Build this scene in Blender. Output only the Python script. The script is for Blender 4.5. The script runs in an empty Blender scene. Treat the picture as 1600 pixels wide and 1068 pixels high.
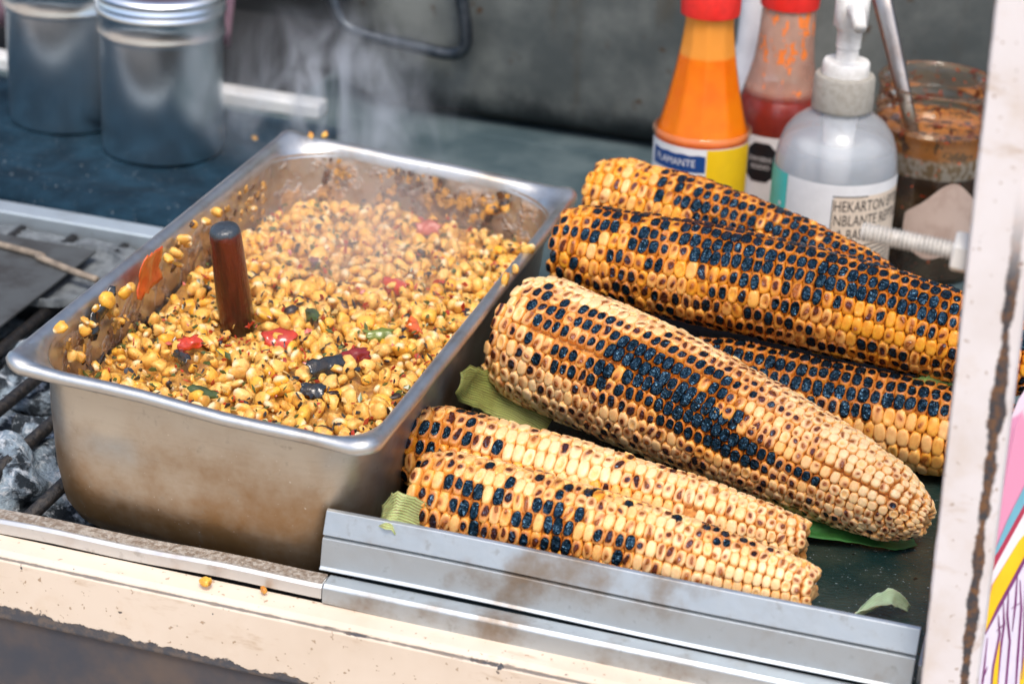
import bpy, bmesh, math, random
import numpy as np
from mathutils import Vector, Matrix, Quaternion, noise
R_ = math.radians
rnd = random.Random(7)
SC = bpy.context.scene
COL = SC.collection

# ------------------------------------------------------------------ camera
FPX = 3332.49                                   # focal length in pixels of a 1600 px wide frame
PITCH, ROLL, YAW = R_(25.205), R_(3.4306), R_(-15.223)
CAM = np.array([.2627, -.7532, .5002])
def _axes():
    cp, sp = math.cos(PITCH), math.sin(PITCH)
    r = np.array([1, 0, 0.]); f = np.array([0, cp, -sp]); u = np.array([0, sp, cp])
    c, s = math.cos(ROLL), math.sin(ROLL)
    A = np.array([c*r+s*u, -s*r+c*u, f])
    cz, sz = math.cos(YAW), math.sin(YAW)
    return A @ np.array([[cz, -sz, 0], [sz, cz, 0], [0, 0, 1]])
AX = _axes()
def ray(px, py): return np.array([(px-800)/FPX, -(py-534)/FPX, 1.]) @ AX
def at(px, py, z):
    d = ray(px, py); return Vector(CAM + d*((z-CAM[2])/d[2]))
def aty(px, py, y):
    d = ray(px, py); return Vector(CAM + d*((y-CAM[1])/d[1]))
def onplane(px, py, p0, n):
    d = Vector(ray(px, py)); c = Vector(CAM); return c + d*((Vector(p0)-c).dot(n)/d.dot(n))
cd = bpy.data.cameras.new('camera'); cam = bpy.data.objects.new('camera', cd); COL.objects.link(cam)
cam.matrix_world = Matrix(((AX[0][0], AX[1][0], -AX[2][0], CAM[0]), (AX[0][1], AX[1][1], -AX[2][1], CAM[1]),
                           (AX[0][2], AX[1][2], -AX[2][2], CAM[2]), (0, 0, 0, 1)))
cd.sensor_width = 36; cd.sensor_fit = 'HORIZONTAL'; cd.lens = FPX/1600*36
cd.clip_start = .02; cd.clip_end = 200
cd.dof.use_dof = True; cd.dof.focus_distance = .99; cd.dof.aperture_fstop = 9
SC.camera = cam

# ------------------------------------------------------------------ light
SUN_EL, SUN_AZ = R_(62), R_(160)                # azimuth from +Y (behind the cart), clockwise towards +X
W = bpy.data.worlds.new('World'); SC.world = W; W.use_nodes = True
wt = W.node_tree; wt.nodes.clear()
sky = wt.nodes.new('ShaderNodeTexSky'); sky.sky_type = 'NISHITA'; sky.sun_disc = False
sky.sun_elevation = SUN_EL; sky.sun_rotation = SUN_AZ; sky.air_density = 1.0; sky.dust_density = 3.0; sky.ozone_density = 1.0
bg = wt.nodes.new('ShaderNodeBackground'); bg.inputs[1].default_value = .12
wo = wt.nodes.new('ShaderNodeOutputWorld')
wt.links.new(sky.outputs[0], bg.inputs[0]); wt.links.new(bg.outputs[0], wo.inputs[0])
sl = bpy.data.lights.new('sun', 'SUN'); sl.energy = 1.3; sl.angle = R_(20); sl.color = (1, .93, .84)
sun = bpy.data.objects.new('sun', sl); COL.objects.link(sun)
sd = Vector((math.sin(SUN_AZ)*math.cos(SUN_EL), math.cos(SUN_AZ)*math.cos(SUN_EL), math.sin(SUN_EL)))
sun.rotation_euler = sd.to_track_quat('Z', 'Y').to_euler(); sun.location = (0, 0, 3)
SC.view_settings.view_transform = 'Standard'; SC.view_settings.look = 'None'
SC.view_settings.exposure = .95; SC.view_settings.gamma = 1
SC.cycles.use_denoising = True
SC.cycles.max_bounces = 10; SC.cycles.transparent_max_bounces = 16
SC.cycles.volume_step_rate = 1.0; SC.cycles.volume_bounces = 4
SC.cycles.sample_clamp_indirect = 4

# ------------------------------------------------------------------ node helper
class M:
    def __init__(s, name):
        s.m = bpy.data.materials.new(name); s.m.use_nodes = True
        s.t = s.m.node_tree; s.t.nodes.clear(); s.out = s.t.nodes.new('ShaderNodeOutputMaterial')
    def n(s, typ, props=None, **inp):
        nd = s.t.nodes.new(typ)
        for k, v in (props or {}).items(): setattr(nd, k, v)
        for k, v in inp.items():
            key = int(k[1:]) if k[0] == 'i' and k[1:].isdigit() else k.replace('_', ' ')
            s.put(nd.inputs[key], v)
        return nd
    def put(s, sock, v):
        if isinstance(v, bpy.types.NodeSocket): s.t.links.new(v, sock)
        elif isinstance(v, bpy.types.Node): s.t.links.new(v.outputs[0], sock)
        else:
            if isinstance(v, tuple) and len(v) == 3 and sock.type == 'RGBA': v = v + (1,)
            sock.default_value = v
    def math(s, op, a, b=0, c=0, clamp=False):
        nd = s.t.nodes.new('ShaderNodeMath'); nd.operation = op; nd.use_clamp = clamp
        s.put(nd.inputs[0], a); s.put(nd.inputs[1], b); s.put(nd.inputs[2], c); return nd.outputs[0]
    def step(s, x, lo, hi):
        nd = s.t.nodes.new('ShaderNodeMapRange'); nd.interpolation_type = 'SMOOTHSTEP'
        s.put(nd.inputs[0], x); s.put(nd.inputs[1], lo); s.put(nd.inputs[2], hi)
        return nd.outputs[0]
    def mix(s, f, a, b):
        nd = s.t.nodes.new('ShaderNodeMix'); nd.data_type = 'RGBA'
        s.put(nd.inputs[0], f); s.put(nd.inputs[6], a); s.put(nd.inputs[7], b); return nd.outputs[2]
    def noise(s, scale, detail=3, rough=.55, vec=None, dist=0):
        nd = s.t.nodes.new('ShaderNodeTexNoise')
        nd.inputs['Scale'].default_value = scale; nd.inputs['Detail'].default_value = detail
        nd.inputs['Roughness'].default_value = rough; nd.inputs['Distortion'].default_value = dist
        if vec is not None: s.put(nd.inputs['Vector'], vec)
        return nd.outputs[0]
    def noise_color(s, scale, vec):
        nd = s.t.nodes.new('ShaderNodeTexNoise'); nd.inputs['Scale'].default_value = scale; nd.inputs['Detail'].default_value = 1
        s.put(nd.inputs['Vector'], vec); return nd.name
    def pos(s): return s.t.nodes.new('ShaderNodeNewGeometry').outputs['Position']
    def obj(s): return s.t.nodes.new('ShaderNodeTexCoord').outputs['Object']
    def sep(s, v):
        nd = s.t.nodes.new('ShaderNodeSeparateXYZ'); s.put(nd.inputs[0], v); return nd.outputs
    def scalev(s, v, xyz):
        nd = s.t.nodes.new('ShaderNodeVectorMath'); nd.operation = 'MULTIPLY'
        s.put(nd.inputs[0], v); nd.inputs[1].default_value = xyz; return nd.outputs[0]
    def bump(s, h, strength=.3, dist=.001):
        nd = s.t.nodes.new('ShaderNodeBump'); nd.inputs['Strength'].default_value = strength
        nd.inputs['Distance'].default_value = dist; s.put(nd.inputs['Height'], h); return nd.outputs[0]
    def bsdf(s, **k):
        nd = s.n('ShaderNodeBsdfPrincipled', None, **k); s.t.links.new(nd.outputs[0], s.out.inputs[0]); return nd
    def attr(s, name, typ='GEOMETRY'):
        nd = s.t.nodes.new('ShaderNodeAttribute'); nd.attribute_type = typ; nd.attribute_name = name; return nd.outputs

# ------------------------------------------------------------------ object helpers
def mesh(name, verts, faces, mat=None, smooth=True):
    me = bpy.data.meshes.new(name); me.from_pydata([tuple(v) for v in verts], [], faces); me.update()
    if smooth: me.polygons.foreach_set('use_smooth', [True]*len(me.polygons))
    if mat: me.materials.append(mat)
    return me
def link(o, parent=None):
    COL.objects.link(o)
    if parent is not None:
        o.parent = parent; o.matrix_parent_inverse = parent.matrix_basis.inverted()
    return o
def obj(name, verts, faces, mat, parent=None, smooth=True, bevel=0, mw=None, solid=0, auto=None):
    o = bpy.data.objects.new(name, mesh(name, verts, faces, mat, smooth))
    if mw is not None: o.matrix_basis = mw
    link(o, parent)
    if solid:
        md = o.modifiers.new('solid', 'SOLIDIFY'); md.thickness = solid; md.offset = 0
    if bevel:
        md = o.modifiers.new('bevel', 'BEVEL'); md.width = bevel; md.segments = 2; md.limit_method = 'ANGLE'; md.angle_limit = R_(40)
    if auto: 
        o.data.set_sharp_from_angle(angle=R_(auto))
    return o
def thing(name, label, cat, loc=(0, 0, 0), group=None):
    o = bpy.data.objects.new(name, None); o.empty_display_size = .01; o.location = loc; COL.objects.link(o)
    return tag(o, label, cat, group)
def tag(o, label, cat, group=None, kind=None):
    if label: o['label'] = label
    if cat: o['category'] = cat
    if group: o['group'] = group
    if kind: o['kind'] = kind
    return o
def box_geo(x0, x1, y0, y1, z0, z1):
    v = [(x, y, z) for z in (z0, z1) for y in (y0, y1) for x in (x0, x1)]
    f = [(0, 2, 3, 1), (4, 5, 7, 6), (0, 1, 5, 4), (2, 6, 7, 3), (0, 4, 6, 2), (1, 3, 7, 5)]
    return v, f
def box(name, x0, x1, y0, y1, z0, z1, mat, parent=None, bevel=.0006):
    v, f = box_geo(x0, x1, y0, y1, z0, z1)
    return obj(name, v, f, mat, parent, smooth=False, bevel=bevel)
def sweep_x(prof, xs, closed=True, fx=None):
    """profile of (y, z) points swept along x; fx(x) -> (dy, dz) shift per station or a function of (i, y, z, x)"""
    v, f = [], []
    n = len(prof)
    for x in xs:
        for i, (y, z) in enumerate(prof):
            if fx: y, z = fx(i, y, z, x)
            v.append((x, y, z))
    m = n if closed else n-1
    for k in range(len(xs)-1):
        for i in range(m):
            j = (i+1) % n
            f.append((k*n+i, (k+1)*n+i, (k+1)*n+j, k*n+j))
    if closed:
        f.append(tuple(range(n))); f.append(tuple(reversed(range((len(xs)-1)*n, len(xs)*n))))
    return v, f
def lathe_geo(prof, segs=32, facet=None):
    v, f = [], []
    for k, (r, z) in enumerate(prof):
        for i in range(segs):
            a = 2*math.pi*i/segs
            rr = r*(facet(k, a) if facet else 1)
            v.append((rr*math.cos(a), rr*math.sin(a), z))
    n = len(prof)
    for k in range(n-1):
        for i in range(segs):
            j = (i+1) % segs
            f.append((k*segs+i, k*segs+j, (k+1)*segs+j, (k+1)*segs+i))
    return v, f
def lathe(name, prof, mat, parent=None, segs=32, mw=None, cap0=True, cap1=True, facet=None, auto=50):
    v, f = lathe_geo(prof, segs, facet)
    if cap0: f.append(tuple(reversed(range(segs))))
    if cap1: f.append(tuple(range((len(prof)-1)*segs, len(prof)*segs)))
    return obj(name, v, f, mat, parent, mw=mw, auto=auto)
def tube_geo(pts, rad, segs=8, cap=True):
    pts = [Vector(p) for p in pts]; v, f = [], []
    up = Vector((.13, .31, .94)).normalized(); n = len(pts)
    for k, p in enumerate(pts):
        t = (pts[min(k+1, n-1)] - pts[max(k-1, 0)]).normalized()
        a = t.cross(up).normalized(); up = a.cross(t).normalized()
        r = rad[k] if isinstance(rad, (list, tuple)) else rad
        for i in range(segs):
            q = 2*math.pi*i/segs
            v.append(p + a*(r*math.cos(q)) + up*(r*math.sin(q)))
    for k in range(n-1):
        for i in range(segs):
            j = (i+1) % segs
            f.append((k*segs+i, k*segs+j, (k+1)*segs+j, (k+1)*segs+i))
    if cap:
        f.append(tuple(reversed(range(segs)))); f.append(tuple(range((n-1)*segs, n*segs)))
    return v, f
def spline(pts, n=6):
    pts = [Vector(p) for p in pts]; out = []
    P = [pts[0]*2-pts[1]] + pts + [pts[-1]*2-pts[-2]]
    for i in range(1, len(P)-2):
        for k in range(n):
            t = k/n
            a, b, c, d = P[i-1], P[i], P[i+1], P[i+2]
            out.append(.5*((2*b) + (c-a)*t + (2*a-5*b+4*c-d)*t*t + (3*b-a-3*c+d)*t**3))
    out.append(pts[-1]); return out

# ------------------------------------------------------------------ materials
def m_steel(name, base=(.62, .62, .60), rough=.3, stain=.5, stain_col=(.30, .17, .07), low=None, spec=True, metal=1.0):
    m = M(name); p = m.pos()
    n1 = m.noise(26, 5, .6, p); n2 = m.noise(160, 3, .6, p); n3 = m.noise(700, 2, .5, p)
    s = m.step(n1, .47, .74)
    if low is not None:                          # heat tint that rises from the bottom of the pan
        z = m.sep(m.obj())[2]
        zz = m.math('ADD', z, m.math('MULTIPLY', m.math('SUBTRACT', m.noise(20, 5, .65, p), .5), .12))
        s = m.math('MAXIMUM', m.math('MULTIPLY', s, .5), m.step(zz, low[1], low[0]))
    if low is not None:                          # blue temper colour in patches, fine scratches
        tb = m.math('MULTIPLY', m.math('MULTIPLY', m.step(m.noise(15, 3, .5, p), .46, .62), m.step(m.sep(m.obj())[2], -.052, -.030)), .6)
        base_c = m.mix(tb, base, (.36, .43, .48)); base_c = m.mix(m.math('MULTIPLY', m.step(m.noise(60, 4, .7, m.scalev(p, (1, 1, 9))), .5, .75), .25), base_c, (.38, .34, .28))
    else: base_c = base
    s = m.math('MULTIPLY', s, stain)
    c = m.mix(s, base_c, stain_col)
    c = m.mix(m.math('MULTIPLY', m.step(n2, .6, .75), .45), c, (base[0]*.55, base[1]*.5, base[2]*.45))
    if spec: c = m.mix(m.step(n3, .72, .78), c, (.75, .72, .66))
    r = m.math('ADD', rough, m.math('MULTIPLY', n2, .22))
    m.bsdf(Base_Color=c, Metallic=metal, Roughness=r, Normal=m.bump(m.noise(90, 4, .6, p), .12, .002))
    return m.m
STEEL = m_steel('pan_steel', (.60, .55, .46), .30, .95, (.30, .16, .055), low=(-.078, -.008), metal=.8)
RIM = m_steel('rim_steel', (.62, .62, .60), .32, .6, (.36, .26, .16))
LIPM = m_steel('tray_steel', (.47, .51, .535), .36, .85, (.25, .17, .10), spec=False, metal=.85)
STRIPM = m_steel('strip_steel', (.66, .66, .65), .34, .45, (.38, .24, .14), metal=.85)
_m = M('canister_steel'); _p = _m.pos(); _tg = _m.n('ShaderNodeTangent', {'direction_type': 'RADIAL', 'axis': 'Z'})
_m.bsdf(Base_Color=_m.mix(_m.step(_m.noise(30, 4, .6, _p), .55, .8), (.88, .90, .91), (.72, .74, .76)), Metallic=1.0, Roughness=.28, Anisotropic=.8, Tangent=_tg.outputs[0]); CANM = _m.m
DARKST = m_steel('dark_steel', (.10, .115, .12), .42, .7, (.10, .055, .03), spec=False, metal=.55)

def m_boxsteel():
    m = M('box_steel'); p = m.pos()
    n1 = m.noise(9, 5, .65, p); n2 = m.noise(45, 4, .6, p); st = m.noise(30, 4, .6, m.scalev(p, (1, 1, .22)))
    c = m.mix(m.step(n1, .35, .7), (.080, .090, .088), (.225, .235, .215))
    c = m.mix(m.math('MULTIPLY', m.step(st, .55, .72), .55), c, (.085, .062, .036))
    c = m.mix(m.step(n2, .63, .70), c, (.085, .045, .02))
    c = m.mix(m.step(m.noise(30, 2, .5, p), .74, .78), c, (.012, .016, .02))
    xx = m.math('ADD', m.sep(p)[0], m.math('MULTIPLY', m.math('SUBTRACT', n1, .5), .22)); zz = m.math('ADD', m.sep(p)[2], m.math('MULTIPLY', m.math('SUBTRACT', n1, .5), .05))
    c = m.mix(m.math('MULTIPLY', m.math('MAXIMUM', m.step(xx, -.16, -.27), m.step(zz, .032, .008)), .85), c, (.006, .008, .010))  # shade painted into the steel colour at the left corner and foot
    m.bsdf(Base_Color=c, Specular_IOR_Level=.3, Metallic=.2, Roughness=m.math('ADD', .38, m.math('MULTIPLY', n2, .3)))
    return m.m
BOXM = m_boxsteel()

def m_simple(name, col, rough=.5, metal=0, bump=0, var=0, scale=60, coat=0, sss=0, spec=.5, col2=None):
    m = M(name); p = m.pos(); k = {}
    nz = m.noise(scale, 4, .6, p)
    c = m.mix(m.step(nz, .35, .7), col, col2 or tuple(x*(1-var) for x in col))
    if bump: k['Normal'] = m.bump(nz, bump, .002)
    if sss: k['Subsurface_Weight'] = sss; k['Subsurface_Scale'] = .004
    m.bsdf(Base_Color=c, Roughness=rough, Metallic=metal, Coat_Weight=coat, Coat_Roughness=.15, Specular_IOR_Level=spec, **k)
    return m.m

def m_paint(name, base, chips, rust=(.075, .062, .056), mode=None, bare=(.040, .040, .046)):
    """old brushed paint with grime, chips and rust"""
    m = M(name); p = m.pos(); o = m.sep(m.obj())
    n1 = m.noise(35, 5, .65, p); n2 = m.noise(220, 3, .6, p); n3 = m.noise(90, 4, .6, m.scalev(p, (.35, 1, 1)))
    c = m.mix(m.math('MULTIPLY', m.step(n1, .5, .8), .5), base, (base[0]*.82, base[1]*.70, base[2]*.55))
    c = m.mix(m.math('MULTIPLY', m.step(n3, .58, .74), .6), c, (.42, .27, .14)); c = m.mix(m.math('MULTIPLY', m.step(m.noise(330, 2, .5, p), .68, .72), .7), c, (.26, .15, .07)); c = m.mix(m.math('MULTIPLY', m.step(m.noise(14, 4, .6, p), .42, .7), .35), c, (base[0]*.75, base[1]*.68, base[2]*.6))
    chip = m.step(m.noise(70, 4, .62, p), chips, chips+.03)
    chip = m.math('MAXIMUM', chip, m.step(m.noise(190, 2, .5, p), chips+.06, chips+.09))
    if mode: chip = m.math('MAXIMUM', chip, mode(m, o, p))
    col = m.mix(chip, c, m.mix(m.step(n2, .4, .65), bare, rust))
    hb = m.math('SUBTRACT', m.math('MULTIPLY', n2, .25), chip)
    m.bsdf(Base_Color=col, Roughness=m.math('ADD', .42, m.math('MULTIPLY', chip, .3)), Normal=m.bump(hb, .5, .0006))
    return m.m

def m_cobkernel(name, typ):
    m = M(name); p = m.pos()
    k = m.attr('kco'); ks = m.sep(k[1]); ch = m.attr('char', typ)[2]; tn = m.attr('tone', typ)[2]; sco = m.attr('scorch', typ)[2]
    off = m.sep(m.t.nodes[m.noise_color(95, p)].outputs[1])
    nz = m.noise(330, 3, .6, p); nf = m.noise(1400, 2, .6, p); nl = m.noise(38, 3, .5, p)
    loose = m.step(ch, .75, .25)
    kx = m.math('ADD', ks[0], m.math('MULTIPLY', m.math('SUBTRACT', off[0], .5), m.math('MULTIPLY', loose, 1.3)))
    ky = m.math('ADD', ks[1], m.math('MULTIPLY', m.math('SUBTRACT', off[1], .5), m.math('MULTIPLY', loose, 1.7)))
    x2 = m.math('POWER', m.math('ABSOLUTE', kx), 2.3); y2 = m.math('POWER', m.math('ABSOLUTE', ky), 2.3)
    r = m.math('POWER', m.math('ADD', x2, y2), .435)
    r = m.math('ADD', r, m.math('MULTIPLY', m.math('SUBTRACT', nz, .5), .30))
    r = m.math('ADD', r, m.math('MULTIPLY', m.math('SUBTRACT', .8, ks[2]), .35))      # down the flanks counts as further out
    thr = m.math('MULTIPLY', ch, .50)
    on = m.step(ch, .02, .08)
    blk = m.math('MULTIPLY', m.step(r, m.math('ADD', thr, .035), m.math('SUBTRACT', thr, .03)), on)
    halo = m.math('MULTIPLY', m.step(r, m.math('ADD', thr, .32), m.math('SUBTRACT', thr, .01)), on)
    cream = m.mix(m.step(nz, .35, .7), (.88, .55, .23), (.80, .39, .10))
    yell = m.mix(m.step(nz, .35, .7), (.86, .40, .035), (.76, .28, .018))
    c = m.mix(m.math('ADD', tn, m.math('MULTIPLY', m.math('SUBTRACT', nl, .5), .9), clamp=True), cream, yell)
    c = m.mix(m.math('MULTIPLY', m.step(ks[2], .82, 1.0), m.math('MULTIPLY', m.math('SUBTRACT', 1, tn, clamp=True), .55)), c, (.93, .74, .47))  # kernel top highlight painted into the colour of pale crowns
    sc_ = m.math('MULTIPLY', m.step(m.math('ADD', sco, m.math('MULTIPLY', m.math('SUBTRACT', nl, .5), .5)), .12, .75), .80)
    c = m.mix(sc_, c, m.mix(m.step(nz, .35, .7), (.76, .33, .024), (.56, .18, .010)))
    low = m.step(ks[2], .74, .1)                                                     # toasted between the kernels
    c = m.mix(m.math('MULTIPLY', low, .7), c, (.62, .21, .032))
    c = m.mix(m.math('MULTIPLY', m.step(nf, .66, .74), .35), c, (.42, .17, .04))
    c = m.mix(m.math('MULTIPLY', halo, .78), c, (.37, .080, .008))
    core = m.mix(m.step(ch, .30, .58), m.mix(m.step(ch, .15, .32), (.36, .105, .016), (.11, .024, .006)), m.mix(m.step(m.math('SUBTRACT', thr, r), .06, .2), (.002, .003, .004), m.mix(m.step(m.noise(600, 3, .6, p), .4, .65), (.002, .005, .009), (.006, .020, .034))))  # bluish patches paint the sky's sheen into the charred colour
    c = m.mix(blk, c, core)
    wr = m.math('MULTIPLY', blk, m.math('MULTIPLY', m.noise(300, 2, .5, p, 1.5), 3.2))
    m.bsdf(Base_Color=c, Roughness=m.math('SUBTRACT', .32, m.math('MULTIPLY', blk, .15)), Specular_IOR_Level=m.math('ADD', .4, m.math('MULTIPLY', blk, m.math('SUBTRACT', m.math('MULTIPLY', m.step(m.noise(480, 3, .6, p, 1.0), .40, .60), .95), .32))), Specular_Tint=m.mix(blk, (1, 1, 1), (.30, .62, .95)),
           Coat_Weight=0.0,
           Subsurface_Weight=m.math('MULTIPLY', m.math('SUBTRACT', 1, blk), .18), Subsurface_Scale=.003,
           Normal=m.bump(m.math('ADD', wr, m.math('MULTIPLY', nf, .25)), .55, .0012))
    return m.m
KM = m_cobkernel('cob_kernel', 'OBJECT'); KMG = m_cobkernel('cob_kernel_mass', 'GEOMETRY')

def m_loosekernel(name, typ):
    m = M(name); p = m.pos()
    ks = m.sep(m.attr('kco')[1]); ch = m.attr('char', typ)[2]; tn = m.attr('tone', typ)[2]
    nz = m.noise(260, 3, .6, p); nf = m.noise(1100, 2, .6, p)
    c = m.mix(tn, (.83, .51, .15), (.87, .44, .035))
    c = m.mix(m.math('MULTIPLY', m.step(nz, .42, .66), .75), c, (.56, .24, .035))
    c = m.mix(m.step(ks[2], -.25, -.5), c, (.78, .62, .36))                            # pale root end
    tip = m.math('ADD', ks[2], m.math('MULTIPLY', m.math('SUBTRACT', nz, .5), .5))
    b = m.math('MULTIPLY', m.step(tip, m.math('SUBTRACT', .62, m.math('MULTIPLY', ch, .55)), m.math('SUBTRACT', .75, m.math('MULTIPLY', ch, .55))), m.step(ch, .05, .2))
    c = m.mix(m.math('MULTIPLY', m.step(tip, .0, .6), m.math('MULTIPLY', m.step(ch, .05, .2), .7)), c, (.40, .12, .02))
    c = m.mix(b, c, (.03, .018, .016))
    c = m.mix(m.math('MULTIPLY', m.step(nf, .68, .74), .8), c, (.12, .05, .02))
    m.bsdf(Base_Color=c, Roughness=.42, Specular_IOR_Level=.45, Coat_Weight=.10, Coat_Roughness=.15,
           Subsurface_Weight=.2, Subsurface_Scale=.003, Normal=m.bump(nf, .25, .0008))
    return m.m
LKM = m_loosekernel('loose_kernel', 'OBJECT'); LKMG = m_loosekernel('loose_kernel_mass', 'GEOMETRY')
COREM = m_simple('cob_core', (.66, .32, .075), .7, bump=.6, scale=300, col2=(.44, .16, .03))
PITHM = m_simple('cob_pith', (.66, .42, .17), .8, bump=.8, scale=500, col2=(.45, .2, .06))
SAUCE = m_simple('sauce', (.50, .25, .05), .3, bump=.9, scale=240, coat=.4, col2=(.26, .10, .018))
WHITEPAINT = m_paint('white_paint', (.80, .75, .73), .69)
REDCAP = m_simple('red_plastic', (.80, .025, .018), .35, var=.15, scale=200)
WHITEPL = m_simple('white_plastic', (.80, .78, .74), .35, scale=160, col2=(.66, .63, .58))
GREYPL = m_simple('grey_collar', (.36, .335, .29), .55, scale=300, bump=.1, col2=(.29, .265, .22))
PRINT_DARK = m_simple('dark_print', (.03, .028, .03), .5)

# ------------------------------------------------------------------ kernels
def kernel_geo(kind, seed):
    r = random.Random(seed); segs = 10
    v, f, co = [], [], []
    if kind == 'cob':
        prof = [(-.25, 1.0), (.30, 1.08), (.80, 1.06), (.96, .92), (1.0, .60)]; top = 1.0
    elif kind == 'dent':
        prof = [(-.25, 1.0), (.30, 1.08), (.80, 1.06), (.97, .90), (.94, .58)]; top = .80
    ex = 3.4
    for z, s in prof:
        for i in range(segs):
            a = 2*math.pi*(i+.5)/segs; c, q = math.cos(a), math.sin(a)
            k = (abs(c)**ex + abs(q)**ex)**(-1/ex)
            jit = 1 + r.uniform(-.05, .05)
            x, y = .5*s*k*c*jit, .5*s*k*q*jit
            v.append((x, y, z + r.uniform(-.025, .025)))
    n = len(prof)
    for k in range(n-1):
        for i in range(segs):
            j = (i+1) % segs; f.append((k*segs+i, k*segs+j, (k+1)*segs+j, (k+1)*segs+i))
    v.append((r.uniform(-.05, .05), r.uniform(-.05, .05), top)); t = len(v)-1
    for i in range(segs): f.append(((n-1)*segs+i, (n-1)*segs+(i+1) % segs, t))
    return v, f
def loose_geo(kind, seed):
    r = random.Random(seed); segs, rings = 9, 6; v, f = [], []; lx, ly = r.uniform(-1, 1), r.uniform(-1, 1)
    v.append((0, 0, -.5))
    for k in range(1, rings):
        t = math.pi*k/rings; z = -.5*math.cos(t); s = math.sin(t)
        u = z+.5                                                   # 0 root .. 1 crown
        wx = (.55+.55*u**.7) if kind != 'round' else 1.0
        ex = 3.4 if kind != 'round' else 2.3
        for i in range(segs):
            a = 2*math.pi*i/segs; c, q = math.cos(a), math.sin(a)
            kk = (abs(c)**ex+abs(q)**ex)**(-1/ex)
            s2 = s**.75
            x = .5*s2*wx*kk*c + .05*lx*s; y = .5*s2*kk*q*(.74+.3*u) + .06*ly*s*(u-.5)
            if kind == 'crease' and q > .2: y *= .72
            v.append((x*(1+r.uniform(-.11, .11)), y*(1+r.uniform(-.12, .12)), z*(1+r.uniform(-.08, .08))))
    v.append((0, 0, .46 if kind == 'round' else .34)); t = len(v)-1
    for i in range(segs): f.append((0, 1+(i+1) % segs, 1+i))
    for k in range(rings-2):
        for i in range(segs):
            j = (i+1) % segs; f.append((1+k*segs+i, 1+k*segs+j, 1+(k+1)*segs+j, 1+(k+1)*segs+i))
    b = 1+(rings-2)*segs
    for i in range(segs): f.append((b+i, b+(i+1) % segs, t))
    return v, f
def kernel_mesh(geo, mat, nm='kernel'):
    v, f = geo; me = mesh(nm, v, f, mat)
    a = me.attributes.new('kco', 'FLOAT_VECTOR', 'POINT'); a.data.foreach_set('vector', np.array(v, np.float32).ravel())
    return me
COBG = [kernel_geo('cob', s) for s in range(5)] + [kernel_geo('dent', s) for s in range(5, 9)]
COBK = [kernel_mesh(g, KM) for g in COBG]
LOOSEG = [loose_geo(k, s) for k, s in (('tooth', 1), ('tooth', 2), ('tooth', 3), ('crease', 4), ('crease', 5), ('round', 6), ('tooth', 7), ('tooth', 8), ('crease', 9))]
LOOSEK = [kernel_mesh(g, LKM) for g in LOOSEG]
def joined(name, items, geos, mat, parent=None):
    """items: (geo index, matrix, char, tone) -> one mesh with the kernels kept as real geometry"""
    V, L, S, T, K, C, TN, SCH = [], [], [], [], [], [], [], []
    off = 0
    cache = [(np.array(v, float), f) for v, f in geos]
    for gi, mw, ch, tn, *sx in items:
        SCH.append(np.full(len(cache[gi][0]), sx[0] if sx else 0.))
        v, f = cache[gi]; A = np.array(mw)
        V.append(v @ A[:3, :3].T + A[:3, 3]); K.append(v)
        C.append(np.full(len(v), ch)); TN.append(np.full(len(v), tn))
        for q in f: L.extend(i+off for i in q); T.append(len(q))
        off += len(v)
    me = bpy.data.meshes.new(name); V = np.concatenate(V); me.vertices.add(len(V)); me.vertices.foreach_set('co', V.astype(np.float32).ravel())
    me.loops.add(len(L)); me.loops.foreach_set('vertex_index', L)
    T = np.array(T); st = np.concatenate([[0], np.cumsum(T)[:-1]])
    me.polygons.add(len(T)); me.polygons.foreach_set('loop_start', st); me.polygons.foreach_set('loop_total', T)
    me.polygons.foreach_set('use_smooth', [True]*len(T)); me.update(); me.validate()
    for nm, arr, ty, fld in (('kco', np.concatenate(K), 'FLOAT_VECTOR', 'vector'), ('char', np.concatenate(C), 'FLOAT', 'value'), ('tone', np.concatenate(TN), 'FLOAT', 'value'), ('scorch', np.concatenate(SCH), 'FLOAT', 'value')):
        a = me.attributes.new(nm, ty, 'POINT'); a.data.foreach_set(fld, arr.astype(np.float32).ravel())
    me.materials.append(mat)
    o = bpy.data.objects.new(name, me); link(o, parent); o['kind'] = 'stuff'; return o

# ================================================================== SETTING
GROUNDM = m_simple('pavement_stone', (.44, .35, .26), .85, bump=.3, scale=6, col2=(.34, .28, .22))
g = obj('pavement', [(-40, -40, -.9), (40, -40, -.9), (40, 40, -.9), (-40, 40, -.9)], [(0, 1, 2, 3)], GROUNDM, smooth=False)
tag(g, 'grey brown pavement under the food cart', 'ground', kind='structure')

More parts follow.
